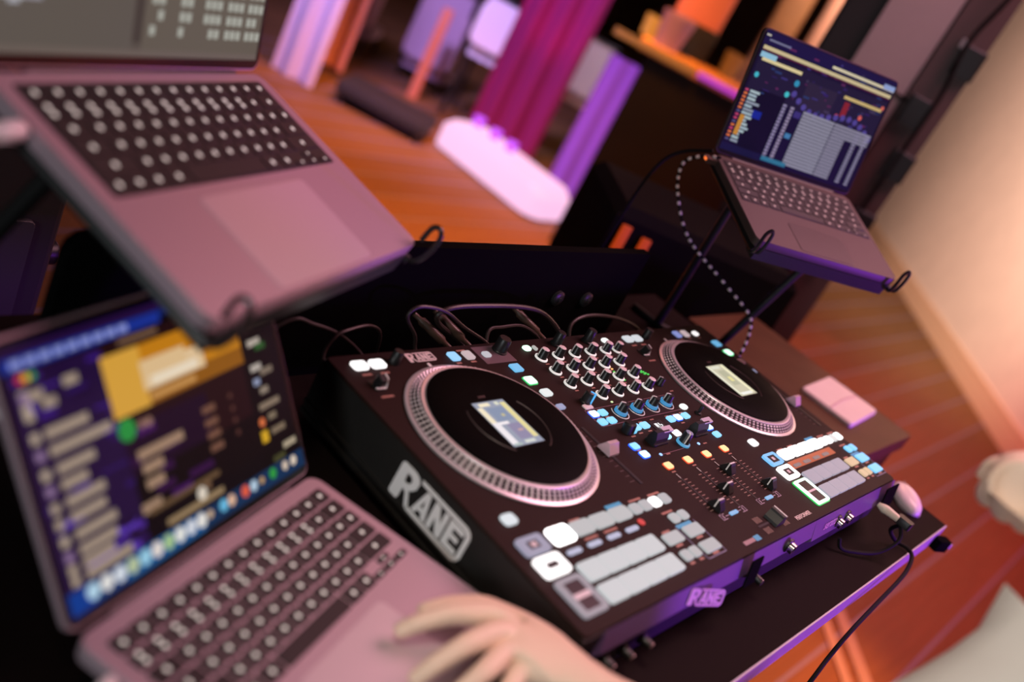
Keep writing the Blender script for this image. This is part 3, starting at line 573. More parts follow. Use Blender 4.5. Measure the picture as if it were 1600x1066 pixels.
# ------------------------------------------------------------------ laptops
def rot_from(rv):
    v = Vector(rv); return Matrix.Rotation(v.length, 3, v.normalized()) if v.length > 1e-9 else Matrix.Identity(3)
m_alu_body = mat('space_grey_aluminium', (.50, .365, .42), .45, .35, noise=.05, nscale=500)
m_alu_dark = mat('dark_grey_aluminium', (.085, .055, .05), .5, .2)
m_trackpad = mat('trackpad_glass', (.62, .48, .53), .38, .15)
m_trackpad_d = mat('dark_trackpad_glass', (.08, .055, .05), .4, .2)
m_key = mat('black_key', (.022, .016, .016), .55)
m_keylight = mat('key_legend_light', (.5, .5, .48), .5, emit=lin((225, 215, 205)), strength=.85)
m_keylight_dim = mat('key_legend_dim', (.5, .45, .42), .5, emit=lin((205, 180, 170)), strength=.42)
m_bezel = mat('black_glass_bezel', (.006, .006, .006), .18)
class Lap: pass
def laptop(name, label, rv, t, W, D, ang, tw, td, rects, strength, body, tpm, well, lit, first_key, pitch_y, kfrac, lm=None, dx=0):
    R = rot_from(rv); lp = Lap(); lp.P = lambda x, y, z: tuple(R @ Vector((x, y, z))+Vector(t)); lp.R = R; lp.t = t
    e = thing(name, label, 'laptop', t, R)
    th = 12.0
    obj('base', MB().prism(rrect(W, D+dx, 11, 5), -th, 0, T(0, -(D+dx)/2, 0), bevel=1.2).mesh('base', body, True), e)
    kw = W*kfrac; u = kw/14.5; h = pitch_y; y0 = -first_key
    if well: obj('key_well', MB().rbox(kw+3, h*6+2, .3, 3, T(0, y0-h*2.5, 0), bevel=.05).mesh('key_well', m_key), e)
    else: obj('key_well', MB().rbox(kw+2, h*6+1, .15, 3, T(0, y0-h*2.5, 0), bevel=.02).mesh('key_well', body), e)
    obj('trackpad', MB().rbox(tw, td, .5, 5, T(0, -D-dx+5+td/2, 0), bevel=.2).mesh('trackpad', tpm), e)
    rows = [[14.5/14]*14, [1]*13+[1.5], [1.5]+[1]*13, [1.75]+[1]*11+[1.75], [2.25]+[1]*10+[2.25], [1, 1, 1, 1.25, 5, 1.25, 1]]
    kc = {}
    def key(xc, yc, w, d, two=False, none=False):
        k = (round(w, 2), round(d, 2), two, none)
        if k not in kc:
            g = min(u*.10, d*.13)
            mb = MB().rbox(w-u*.14, d-h*.14, 1.1, 1.6, bevel=.3, seg=2)
            if not none:
                for yy in ((-h*.18, h*.2) if two else (0,)): mb.prism(rrect(g*2, g*2.4, g*.9, 2), 1.1, 1.2, T(0, yy, 0), mi=1)
            kc[k] = mb.mesh('key', [m_key, lm or m_keylight])
        obj('key', kc[k], e, (xc, yc, .2))
    for ri, row in enumerate(rows):
        x = -kw/2; yc = y0-ri*h
        for i, w in enumerate(row):
            key(x+w*u/2, yc, w*u, h, two=(ri == 1 and i < 12), none=(ri == 5 and w == 5)); x += w*u
    ax = kw/2-3*u
    key(ax+u*.5, yc-h*.25, u, h*.5); key(ax+u*1.5, yc+h*.25, u, h*.5); key(ax+u*1.5, yc-h*.25, u, h*.5); key(ax+u*2.5, yc-h*.25, u, h*.5)
    obj('hinge', MB().tube([(-W*.38, 2, -3), (W*.38, 2, -3)], 4, 10).mesh('hinge', m_black, True), e)
    a = math.radians(ang)
    LM = Matrix(((1, 0, 0, 0), (0, math.cos(a), -math.sin(a), 3), (0, math.sin(a), math.cos(a), -1), (0, 0, 0, 1)))
    lid = obj('lid', MB().prism(rrect(W, D-2, 9, 5), -5, 0, T(0, D/2, 0), bevel=.8).mesh('lid', body, True), e, M=LM)
    obj('bezel', MB().rbox(W-2.5, D-6, .4, 8, T(0, D/2, 0), bevel=.1).mesh('bezel', m_bezel), lid)
    q = MB()
    for i, r in enumerate(rects):
        if r[0] == 'o':
            _, uu, vv, rr, c = r; q.disc((uu-.5)*W, (1-vv)*D, rr*W, .45+.004*i, lin(c))
        else:
            u0, u1, v0, v1, c = r; q.quad((u0-.5)*W, (u1-.5)*W, (1-v1)*D, (1-v0)*D, .45+.004*i, lin(c))
    obj('screen', q.mesh('screen', screen_mat(name+'_screen_light_%d' % int(strength*100), strength)), lid)
    lp.e = e; lp.W = W; lp.D = D; return lp
rnd = random.Random(3)
# screen of the nearest laptop: music player window
S = [(.02, .98, .045, .955, (8, 5, 10)), (.02, .30, .13, .955, (34, 14, 58)), (.30, .80, .13, .80, (34, 12, 16)), (.80, .98, .13, .955, (7, 5, 6)), (.30, .62, .44, .78, (28, 8, 34)), (.3, .98, .62, .80, (10, 5, 8))]
for k in range(34):
    u_, v_ = rnd.uniform(.02, .28), rnd.uniform(.14, .84); w_ = rnd.uniform(.02, .09)
    S.append((u_, min(.30, u_+w_), v_, v_+rnd.uniform(.008, .03), rnd.choice(((60, 26, 130), (74, 40, 150), (46, 20, 96), (96, 60, 190), (30, 10, 50)))))
for k in range(8):
    u_, v_ = rnd.uniform(.30, .5), rnd.uniform(.42, .74); S.append((u_, u_+rnd.uniform(.03, .1), v_, v_+.03, rnd.choice(((70, 22, 96), (52, 16, 66)))))
S += [(.02, .98, .045, .075, (36, 12, 62)), (.02, .52, .078, .122, (26, 50, 150)), (.52, .66, .075, .10, (16, 40, 110))]
for k in range(9): S.append((.045+k*.041, .075+k*.041, .088, .113, (150, 160, 225)))
S += [('o', .060, .150, .010, (230, 60, 50)), ('o', .077, .150, .010, (245, 190, 60)), ('o', .094, .150, .009, (60, 170, 70))]
S += [(.29, .81, .175, .39, (205, 132, 24)), (.29, .42, .175, .40, (228, 170, 66)), (.42, .81, .33, .40, (150, 92, 20)), (.6, .81, .17, .30, (196, 120, 14)), (.41, .65, .255, .345, (238, 205, 160)), (.41, .58, .235, .30, (236, 200, 150)), (.44, .62, .30, .335, (250, 232, 205)), (.425, .60, .36, .385, (205, 150, 84)), (.36, .50, .135, .155, (120, 90, 70))]
S += [('o', .318, .447, .030, (40, 150, 66)), ('o', .37, .45, .012, (150, 110, 100)), ('o', .395, .452, .012, (160, 120, 105))]
for v_, a_, b_ in ((.205, .17, .215), (.213, .06, .11), (.25, .10, .14), (.27, .05, .07), (.345, .085, .215), (.405, .085, .275), (.47, .09, .205), (.525, .09, .17), (.585, .09, .21), (.64, .09, .20), (.70, .09, .22), (.755, .09, .21), (.80, .09, .19), (.84, .09, .24)):
    S += [(a_, b_, v_-.017, v_+.016, (172, 152, 134)), (.045, .068, v_-.017, v_+.017, rnd.choice(((180, 160, 140), (150, 120, 160), (190, 170, 150))))]
for v_, a_, b_ in ((.555, .33, .50), (.61, .335, .41), (.668, .335, .40), (.745, .30, .37)): S.append((a_, b_, v_-.018, v_+.018, (168, 136, 112)))
for v_ in (.511, .565, .615, .667): S += [(.59, .645, v_-.014, v_+.014, (120, 82, 66)), ('o', .715, v_-.01, .009, (86, 52, 46))]
for v_, a_, b_, c in ((.27, .86, .95, (110, 94, 80)), (.335, .84, .90, (190, 178, 166)), (.36, .87, .92, (40, 90, 40)), (.44, .83, .88, (190, 180, 170)), (.47, .87, .93, (130, 115, 100)), (.50, .83, .86, (150, 160, 190)), (.545, .85, .89, (150, 135, 120)), (.61, .83, .93, (140, 122, 104)), (.665, .86, .90, (130, 115, 95)), (.73, .86, .93, (130, 112, 92)), (.815, .90, .965, (180, 165, 140)), (.85, .84, .90, (70, 70, 40))): S.append((a_, b_, v_-.014, v_+.014, c))
S += [('o', .827, .672, .014, (230, 120, 70)), (.81, .842, .71, .76, (225, 175, 40)), (.37, .60, .825, .85, (160, 134, 100)), (.32, .60, .755, .775, (110, 84, 58)), ('o', .515, .806, .019, (235, 222, 205)), ('o', .545, .79, .012, (120, 90, 66))]
S += [(.022, .985, .868, .948, (10, 58, 118)), (.022, .10, .868, .948, (10, 62, 150)), (.5, .985, .868, .948, (12, 50, 88)), (.2, .5, .868, .948, (16, 90, 150))]
for k, c in enumerate(((190, 225, 245), (240, 238, 235), (225, 232, 242), (190, 205, 165), (160, 215, 240), (238, 228, 222), (170, 205, 150), (240, 240, 235), (222, 226, 236), (244, 240, 234))): S.append(('o', .094+.0438*k, .902, .0205, c))
for u_, c, r_ in ((.525, (210, 180, 150), .012), (.584, (110, 195, 235), .018), (.62, (235, 190, 160), .017), (.684, (235, 96, 70), .018), (.725, (190, 215, 235), .017), (.765, (200, 160, 110), .011), (.821, (46, 160, 66), .017), (.885, (220, 200, 180), .015), (.93, (230, 212, 192), .016)): S.append(('o', u_, .899, r_, c))
low = laptop('laptop', 'open grey laptop nearest the camera, orange banner and coloured dock on its screen', (0, 0, math.atan2(.35, .94)), (-333.5, -20, -34.6), 267.5, 189.2, 51.8, 112, 80, S, .80, m_alu_body, m_trackpad, False, True, 21.1, 16.0, .915, dx=15)
# screen of the upper laptop: grey page and white figures
S2 = [(.02, .98, .03, .95, (104, 94, 86)), (.02, .44, .03, .95, (112, 103, 95)), (.44, .475, .03, .90, (84, 74, 68)), (.475, .98, .03, .95, (118, 108, 96)), (.02, .98, .925, .95, (126, 112, 104))]
for v_, st in ((.855, 0), (.80, 1), (.745, 2), (.69, 1), (.63, 0), (.57, 2), (.5, 1)):
    for k, (u_, n) in enumerate(((.50, 2), (.61, 3), (.71, 3), (.81, 3), (.905, 3))):
        for i in range(n):
            if rnd.random() < .85: S2.append((u_+i*.026, u_+i*.026+.019, v_-.017-.006*k*0, v_+.017, (206, 208, 196)))
S2 += [(.03, .10, .74, .785, (215, 215, 225)), (.10, .15, .75, .785, (190, 185, 200)), (.06, .09, .78, .80, (215, 215, 225))]
upp = laptop('laptop', 'open grey laptop held high on a black stand, grey screen at the top left', (0.2670995766, 0.0868785530, 0.3850875307), (-322.659, 252.307, 208.023), 315, 216.5, 61.62, 141, 88, S2, .62, m_alu_body, m_trackpad, True, True, 20, 16.6, .90)
# screen of the far laptop: mixing software
S3 = [(.015, .985, .02, .955, (16, 14, 44)), (.015, .985, .02, .12, (24, 20, 66)), (.03, .98, .19, .50, (30, 26, 52)), (.12, .30, .44, .92, (8, 10, 30)), (.40, .62, .26, .46, (44, 36, 58)), (.015, .30, .90, .955, (20, 22, 60))]
for k in range(60):
    u_, v_ = rnd.uniform(.03, .93), rnd.uniform(.05, .48); S3.append((u_, u_+rnd.uniform(.01, .05), v_, v_+rnd.uniform(.006, .018), rnd.choice(((60, 52, 120), (70, 60, 90), (50, 34, 100), (100, 40, 90), (40, 60, 110)))))
S3 += [(.03, .98, .128, .156, (214, 196, 150)), (.51, .985, .083, .104, (226, 214, 178)), (.05, .335, .212, .238, (232, 214, 160)), (.67, .96, .256, .280, (214, 186, 120)), (.03, .98, .160, .168, (96, 30, 60)), (.03, .14, .175, .215, (150, 200, 225)), (.90, .985, .06, .10, (150, 170, 220)), (.05, .20, .075, .09, (120, 120, 150)), (.02, .05, .045, .06, (190, 185, 170))]
S3 += [('o', .057, .349, .015, (70, 190, 210)), ('o', .329, .306, .018, (50, 150, 190)), ('o', .295, .408, .016, (70, 200, 210)), ('o', .671, .428, .013, (225, 80, 70)), ('o', .836, .378, .014, (230, 100, 90)), (.69, .73, .30, .42, (140, 36, 44)), ('o', .96, .245, .012, (230, 110, 90))]
for k in range(14):
    tt = k/13; S3.append(('o', .34+.62*tt, .385+.13*tt-.05*math.sin(math.pi*tt)*0+.06*math.sin(6.28*tt), .018, (82, 70, 150)))
for k in range(15):
    v_ = .475+k*.028; S3.append((.06, .06+rnd.uniform(.04, .10), v_-.009, v_+.010, rnd.choice(((170, 190, 200), (180, 200, 205), (150, 160, 175))))); S3.append((.025, .048, v_-.008, v_+.008, rnd.choice(((90, 86, 130), (230, 120, 60), (120, 110, 160), (200, 70, 110)))))
S3 += [(.06, .09, .66, .82, (205, 140, 50)), (.13, .19, .60, .66, (16, 40, 150))]
for k in range(17):
    v_ = .49+k*.0262
    S3 += [(.45, .685, v_-.0100, v_+.0105, (150, 148, 166)), (.69, .80 if k > 3 else .97, v_-.0100, v_+.0105, (142, 138, 158)), (.30, .325, v_-.009, v_+.009, (150, 140, 175)), (.355, .38, v_-.009, v_+.009, (160, 146, 176)), (.86, .89, v_-.008, v_+.008, (150, 144, 170)), (.93, .955, v_-.008, v_+.008, (156, 150, 176))]
S3 += [(.30, .48, .905, .94, (46, 118, 150)), (.39, .44, .50, .55, (60, 50, 120)), (.39, .43, .68, .72, (70, 130, 180))]
far = laptop('laptop', 'open dark laptop on the far stand, mixing software on its blue screen', (0.24758186, -0.12687955, -0.47784488), (729.869, 193.437, 245.336), 275, 194, 65.57, 105, 62, S3, .80, m_alu_dark, m_trackpad_d, True, True, 20, 15.4, .93, m_keylight_dim)

# ------------------------------------------------------------------ stands and supports
def bar(mb, P, w, h):            # square bar along two points
    mb.tube(P, w/2, 8)
def stand(label, lp, base, posts, hooksx, side=False):
    e = thing('laptop_stand', label, 'laptop stand', base); bx_, by_, bz_ = base
    loc = lambda p: (p[0]-bx_, p[1]-by_, p[2]-bz_)
    W, D = lp.W, lp.D; zb = -18
    for sx in (-1, 1):
        x = sx*W*hooksx
        arm = MB().tube([loc(lp.P(x, -10, zb)), loc(lp.P(x, -D-4, zb))], 5, 8); obj('arm', arm.mesh('arm', m_black, True), e)
        hx = [(x-6, -D-4, zb), (x-6, -D-10, zb+3), (x-6, -D-11, zb+16), (x-6, -D-8, zb+34), (x, -D-6, zb+42), (x+6, -D-6, zb+36), (x+7, -D-8, zb+18), (x+6, -D-8, zb+4), (x+4, -D-4, zb)]
        if side: hx = [(x, -D+2, zb), (x, -D-9, zb+4), (x, -D-14, zb+20), (x, -D-13, zb+38), (x, -D-7, zb+45), (x, -D-1, zb+40), (x, -D-1, zb+24)]
        obj('hook', MB().tube(smoothpath([loc(lp.P(*p)) for p in hx], 3), 2.6, 8).mesh('hook', mat('black_gloss_wire', (.02, .02, .02), .25), True), e)
    for y in (-14, -D+8):
        obj('cross_bar', MB().tube([loc(lp.P(-W*hooksx, y, zb)), loc(lp.P(W*hooksx, y, zb))], 5.5, 8).mesh('cross_bar', m_black, True), e)
    obj('front_tray', MB().box(-W*.46, W*.46, -D-2, -D+20, -32, -12.2).mesh('front_tray', mat('black_tray', (.02, .022, .02), .4)), e, M=(Matrix.Translation(Vector(loc(lp.t))) @ lp.R.to_4x4()))
    for (fx, fy), (tx, ty) in posts:
        top = lp.P(tx, ty, zb); foot = (fx, fy, bz_+6)
        obj('post', MB().tube([loc(top), loc(foot)], 7, 10).mesh('post', m_black, True), e)
    (f0, _), (f1, _) = posts[0], posts[-1]
    obj('base_bar', MB().tube([loc((f0[0], f0[1], bz_+6)), loc((f1[0], f1[1], bz_+6))], 6, 10).mesh('base_bar', m_black, True), e)
    for (fx, fy), _ in posts:
        obj('foot_bar', MB().tube([loc((fx, fy-22, bz_+6)), loc((fx, fy+55, bz_+6))], 6, 10).mesh('foot_bar', m_black, True), e)
    return e, loc
e1, l1 = stand('black tube stand holding the upper grey laptop by hooks', upp, (-330, 200, -78), [((-480, 252), (-315*.40, -60)), ((-172, 262), (315*.40, -60))], .485, True)
e2, l2 = stand('black tube stand holding the far dark laptop by hooks', far, (705, 200, -78), [((704, 236), (-275*.40, -70)), ((768, 150), (275*.40, -70))], .485)
lp = low; rz = MB().prism(rrect(235, 165, 6), 0, 31, bevel=2)
single('laptop_riser', 'low black riser under the nearest laptop', 'riser', rz, mat('riser_black', (.006, .006, .006), .8), tuple(lp.P(-4, -96, 0)[:2])+(-78,), M=lp.R)

# black cabinet behind the table on the left
cab = thing('speaker_cabinet', 'black cabinet standing behind the table at the left edge', 'cabinet', (-480, 620, -980))
obj('cabinet_body', MB().rbox(610, 380, 960, 10, T(0, 130, 0), bevel=4).mesh('cabinet_body', mat('black_cabinet', (.008, .008, .008), .6)), cab)
obj('side_knob', MB().lathe([(16, 0), (16, 14), (12, 18), (0, 18)], 18, T(305, -30, 806) @ RY(90)).mesh('side_knob', m_black, True), cab)
obj('cabinet_grille', MB().rbox(540, 800, 6, 8, T(0, -61, 470) @ RX(90), bevel=1).mesh('cabinet_grille', mat('dark_grille', (.02, .018, .022), .6)), cab)
obj('carry_handle', MB().tube([(-90, -75, 900), (-90, -95, 900), (90, -95, 900), (90, -75, 900)], 6, 8).mesh('carry_handle', m_black, True), cab)

# ------------------------------------------------------------------ cables and small things
def cable(label, pts, r, m, cat='cable', name='cable', n=6, group=None):
    o = Vector(pts[0]); mb = MB().tube([Vector(p)-o for p in smoothpath(pts, n)], r, 8)
    return single(name, label, cat, mb, m, tuple(o), group=group)
m_cable = mat('black_cable', (.035, .022, .02), .45); m_cableb = mat('black_cable_matte', (.008, .007, .007), .7, spec=.15); m_wcable = mat('white_cable', (.8, .78, .78), .4)
cable('thin black cable looping up behind the rear logo', [(27, 150, -30), (27, 165, -21), (19, 167, -4), (-5, 168, 20), (-1, 168, 32), (15, 167, 35), (51, 166, 27), (93, 165, 5), (144, 160, -18), (150, 152, -30)], 2.2, m_cable)
cable('thick grey cable arching widest behind the mixer', [(116, 150, -32), (112, 170, -24), (81, 176, -8), (58, 177, 6), (55, 177, 18), (77, 176, 26), (127, 175, 27), (187, 175, 24), (232, 175, 17), (267, 174, 4), (294, 165, -14), (300, 152, -30)], 3.2, m_cable)
cable('black cable curling behind the left end of the controller', [(-38, 152, -40), (-41, 178, -30), (-75, 184, -9), (-112, 186, 4), (-143, 190, 7), (-190, 194, -40), (-200, 195, -74)], 2, m_cable)
cable('black cable lying low behind the left deck', [(-100, 152, -45), (-97, 172, -24), (-87, 176, -5), (-71, 178, 1), (-36, 184, 0), (-6, 190, -20), (10, 196, -74)], 2, m_cable)
cable('black cable arching behind the right half of the mixer', [(312, 152, -30), (318, 168, -7), (343, 172, 4), (390, 172, 4), (448, 170, -5), (502, 168, -22), (520, 155, -40)], 2.6, m_cable)
cable('short black cable behind the middle of the mixer', [(140, 152, -30), (147, 168, -6), (173, 170, -3), (210, 168, -2), (244, 160, -16), (250, 152, -30)], 2.4, m_cable)
for i, (p, q_, lb) in enumerate((((38, 196, 4), (77, 156, -19), 'cable plug nearest the rear logo'), ((72, 198, 6), (110, 156, -18), 'cable plug second from the rear logo'), ((212, 196, 8), (254, 156, -17), 'cable plug behind the back knobs of the mixer'))):
    d = Vector(q_)-Vector(p); mb = MB().tube([(0, 0, 0), d*.15, d*.2, d*.75, d*.8, d], [3, 3.2, 5.4, 5.4, 3.2, 3], 10)
    single('jack_plug', 'brown-black '+lb, 'plug', mb, mat('brown_plug', (.09, .05, .035), .4), p, group='plugs in the back of the controller')
cable('black cable hanging from the far laptop to the floor', [(606, 262, 238), (600, 300, 215), (590, 320, 186), (586, 330, 132), (600, 345, 20), (640, 375, -150), (720, 395, -600), (730, 400, -970)], 2.8, m_cableb)
# braided cable
bpath = smoothpath([(601, 242, 237), (592, 270, 222), (584, 284, 200), (592, 272, 160), (606, 223, 108), (636, 147, 76), (657, 92, 54), (660, 76, 33), (652, 66, 4), (642, 62, -30), (640, 66, -66)], 14)
br = thing('braided_cable', 'speckled braided cable curving down from the far laptop', 'cable', tuple(bpath[0])); o0 = bpath[0]
obj('cable_core', MB().tube([p-o0 for p in bpath], 2.0, 8).mesh('cable_core', m_cableb, True), br)
bead = MB(); acc = 0; last = bpath[0]
for a_, b_ in zip(bpath, bpath[1:]):
    acc += (b_-a_).length
    if acc > 11.5:
        acc = 0; dq = (b_-a_).to_track_quat('Z', 'Y').to_matrix().to_4x4(); bead.lathe([(0, -3.6), (2.2, -2.8), (2.7, 0), (2.2, 2.8), (0, 3.6)], 8, Matrix.Translation(a_-o0) @ dq)
oo = obj('cable_fleck', bead.mesh('cable_fleck', mat('pale_braid', (.90, .74, .68), .45), True), br); oo['kind'] = 'stuff'
single('cable_plug', 'orange-lit plug at the left side of the far laptop', 'plug', MB().box(-10, 8, -5, 5, -4, 4).box(-12, -9, -3, 3, -1, 2, mi=1), [mat('dark_plug', (.1, .05, .04), .4), glow((255, 120, 50), 1.2)], tuple(far.P(-275/2-9, -14, -6)), M=far.R)
# aux cable at the front right
ax = thing('aux_cable', 'black headphone cable with a cream plug, hanging over the front table edge', 'cable', (575, -243, -24)); A0 = Vector((575, -243, -24))
obj('plug', MB().tube([(0, 4, 0), (0, -5, 0), (2, -9, 0), (6, -26, -1)], [3.4, 6.5, 6.5, 5], 12).mesh('plug', mat('cream_plug', (.72, .66, .50), .35), True), ax)
obj('plug_housing', MB().rbox(14, 22, 11, 3, T(12, -34, -7)).mesh('plug_housing', m_black, True), ax)
hp = [(588, -278, -28), (604, -268, -52), (628, -280, -70), (640, -296, -72), (628, -309, -74), (590, -318, -86), (507, -322, -104), (437, -325, -120), (396, -328, -150), (354, -334, -195), (300, -345, -400), (270, -360, -700), (260, -380, -974)]
obj('cord', MB().tube([p-A0 for p in smoothpath(hp, 6)], 3.0, 8).mesh('cord', m_cableb, True), ax)
lo = [(584, -276, -30), (570, -288, -44), (545, -280, -66), (510, -262, -72), (490, -248, -72), (485, -240, -60)]
obj('cord_loop', MB().tube([p-A0 for p in smoothpath(lo, 6)], 2.6, 8).mesh('cord_loop', m_cableb, True), ax)
# white mouse
mo = thing('computer_mouse', 'white rounded wireless mouse at the front right table corner', 'mouse', (800, -236, -78), Matrix.Diagonal((.8, .8, .8, 1))); mm_ = MB()
rings = []
for k, (f_, z_) in enumerate(((1.0, 3), (1.02, 8), (.94, 15), (.72, 20.5), (.38, 23), (.02, 23.6))):
    rings.append([(27*f_*math.cos(t)*(1.0), 52*f_*math.sin(t), z_) for t in (2*math.pi*i/28 for i in range(28))])
vs = [p for r_ in rings for p in r_]; fs = [(k*28+i, k*28+(i+1) % 28, (k+1)*28+(i+1) % 28, (k+1)*28+i) for k in range(5) for i in range(28)]+[tuple(reversed(range(28)))]
ms = mm_.add(vs, fs).mesh('mouse_shell', mat('white_mouse_plastic', (.86, .78, .82), .3), True)
MR = (0, 0, math.radians(-52))
obj('mouse_shell', ms, mo, rot=MR); obj('mouse_base', MB().rbox(50, 96, 4, 22, seg=6).mesh('mouse_base', mat('grey_mouse_base', (.3, .28, .28), .5)), mo, rot=MR); obj('mouse_seam', MB().box(-.4, .4, 2, 46, 20.4, 21.6).mesh('mouse_seam', mat('seam_grey', (.5, .46, .48), .4)), mo, rot=MR)
# side table with the white pack
st = thing('side_table', 'brown side table right of the booth carrying a white packet', 'table', (985, 60, -980))
obj('table_top', MB().rbox(260, 396, 30, 6, T(0, 0, 870), bevel=1).mesh('table_top', mat('brown_tabletop', (.10, .045, .022), .5, noise=.3, nscale=14, spec=.2)), st)
for x in (-105, 105):
    for y in (-175, 175): obj('leg', MB().box(-15, 15, -15, 15, 0, 870).mesh('leg', m_black), st, (x, y, 0))
obj('apron', MB().box(-120, 120, -190, 190, 780, 870).mesh('apron', m_black), st)
wp = thing('white_packet', 'white flat packet with a fold lying on the brown side table', 'packet', (1000, -20, -80), RZ(4))
obj('packet_body', MB().rbox(158, 108, 9, 7, bevel=3).mesh('packet_body', mat('white_paper', (.88, .82, .76), .6, noise=.05, nscale=30), True), wp)
obj('fold', MB().tube([(-74, -6, 9), (0, -3, 9.4), (74, -8, 9)], 1.6, 8).mesh('fold', mat('white_paper_fold', (.62, .46, .38), .6), True), wp)
single('power_adapter', 'black power adapter on the table beside the right deck', 'adapter', MB().rbox(60, 34, 30, 6, bevel=2), m_rubber, (742, -55, -78), M=RZ(6))
# white plugs
def plug(label, p, d, r=5.5, ln=42, glowing=False):
    d = Vector(d).normalized(); mb = MB().tube([d*0, d*ln*.12, d*ln*.8, d*ln, d*(ln+10), d*(ln+60)], [r*.8, r, r, r*.5, r*.42, r*.42], 12)
    single('charging_plug', label, 'plug', mb, mat('white_plug', (.88, .86, .86), .35), p)
plug('white charging plug in the left side of the nearest laptop', low.P(-267.5/2-1, -34, -6), low.R @ Vector((-1, -.25, .05)), 6, 34)
plug('white charging plug in the left side of the upper laptop', upp.P(-315/2-1, -44, -6), upp.R @ Vector((-1, -.05, -.05)), 7, 26)
plug('white plug hanging left of the nearest screen, upper one', (-448, 74, 46), (-1, .3, .2), 4, 26)
plug('white plug hanging left of the nearest screen, lower one', (-452, 66, 37), (-1, .2, -.1), 4, 26)

# ------------------------------------------------------------------ person at the controller (mostly outside the frame)
def skin(name, chains, m, parent, lvl=2, root=0):
    vs = []; es = []; rad = []; idx = {}
    for ch in chains:
        prev = None
        for (k, p, r) in ch:
            if k in idx: i = idx[k]
            else: i = len(vs); idx[k] = i; vs.append(Vector(p)*.001); rad.append(r*.001)
            if prev is not None and prev != i: es.append((prev, i))
            prev = i
    me = bpy.data.meshes.new(name); me.from_pydata(vs, es, []); o = bpy.data.objects.new(name, me); COL.objects.link(o); o.parent = parent
    sk = o.modifiers.new('skin', 'SKIN'); sk.use_smooth_shade = True
    for i, r in enumerate(rad):
        d = me.skin_vertices[0].data[i]; d.radius = (r, r); d.use_root = (i == root)
    ss = o.modifiers.new('sub', 'SUBSURF'); ss.levels = lvl; ss.render_levels = lvl
    me.materials.append(m); return o
PO = Vector((215, -640, -980))
pe = thing('person', 'person in a white shirt leaning in, left hand on the trackpad of the nearest laptop', 'person', tuple(PO))
def q_(x, y, z): return (x-PO.x, y-PO.y, z-PO.z)
m_skin = mat('skin', (.86, .64, .50), .5, noise=.06, nscale=40)
body = [
 [('pelvis', q_(215, -650, -90), 110), ('waist', q_(210, -625, 20), 95), ('chest', q_(195, -570, 170), 112), ('neckb', q_(185, -530, 275), 52), ('neck', q_(180, -505, 325), 44), ('head0', q_(172, -485, 370), 60), ('head1', q_(168, -480, 420), 74), ('head2', q_(168, -490, 470), 60)],
 [('chest', 0, 0), ('lsh', q_(84, -506, 210), 42), ('larm', q_(38, -485, 152), 38), ('lel', q_(-64, -430, 24), 34), ('lfa', q_(-130, -350, 10), 28), ('lwr', q_(-172, -262, -4), 22), ('palm', q_(-178, -222, -6), 21)],
 [('palm', 0, 0), ('iM', q_(-186, -178, -3), 12), ('iP', q_(-222, -162, -4), 8.5), ('iD', q_(-245, -153, -15), 7.5), ('iT', q_(-259, -148, -26), 6.2)],
 [('palm', 0, 0), ('mM', q_(-200, -192, 0), 12), ('mP', q_(-240, -192, 2), 8.8), ('mD', q_(-264, -190, -12), 7.6), ('mT', q_(-277, -188, -26), 6.4)],
 [('palm', 0, 0), ('rM', q_(-206, -208, -2), 11), ('rP', q_(-244, -216, 0), 8.4), ('rD', q_(-266, -217, -13), 7.4), ('rT', q_(-277, -216, -26), 6.2)],
 [('palm', 0, 0), ('pM', q_(-206, -224, -7), 10), ('pP', q_(-234, -236, -8), 7.4), ('pD', q_(-252, -240, -17), 6.6), ('pT', q_(-262, -241, -27), 5.6)],
 [('palm', 0, 0), ('tC', q_(-162, -196, -12), 14), ('tM', q_(-180, -160, -14), 10.5), ('tI', q_(-207, -147, -18), 8.6), ('tT', q_(-228, -139, -26), 7)],
 [('chest', 0, 0), ('rsh', q_(318, -560, 220), 42), ('rel', q_(360, -440, 190), 34), ('rfa', q_(260, -410, 222), 29), ('rwr', q_(150, -390, 240), 26), ('rpalm', q_(88, -386, 242), 34), ('rk', q_(56, -384, 248), 26)],
 [('rpalm', 0, 0), ('r1', q_(54, -366, 236), 15), ('r1b', q_(68, -362, 222), 10)], [('rpalm', 0, 0), ('r2', q_(50, -382, 236), 15), ('r2b', q_(64, -380, 220), 10)], [('rpalm', 0, 0), ('r3', q_(52, -398, 238), 15), ('r3b', q_(66, -396, 222), 10)], [('rpalm', 0, 0), ('r4', q_(58, -411, 240), 13), ('r4b', q_(70, -408, 226), 9)], [('rpalm', 0, 0), ('rt', q_(86, -357, 246), 12), ('rtb', q_(72, -350, 242), 9)],
 [('pelvis', 0, 0), ('lhip', q_(150, -660, -150), 78), ('lkn', q_(140, -630, -530), 52), ('lan', q_(140, -660, -890), 36), ('lfo', q_(140, -600, -945), 30)],
 [('pelvis', 0, 0), ('rhip', q_(290, -660, -150), 78), ('rkn', q_(300, -640, -530), 52), ('ran', q_(305, -670, -890), 36), ('rfo', q_(310, -610, -945), 30)]]
bo = skin('body', body, m_skin, pe); bo['label'] = 'bare skin of hand and arm'
m_shirt = mat('white_cotton', (.80, .76, .70), .85, noise=.06, nscale=18, bump=.2)
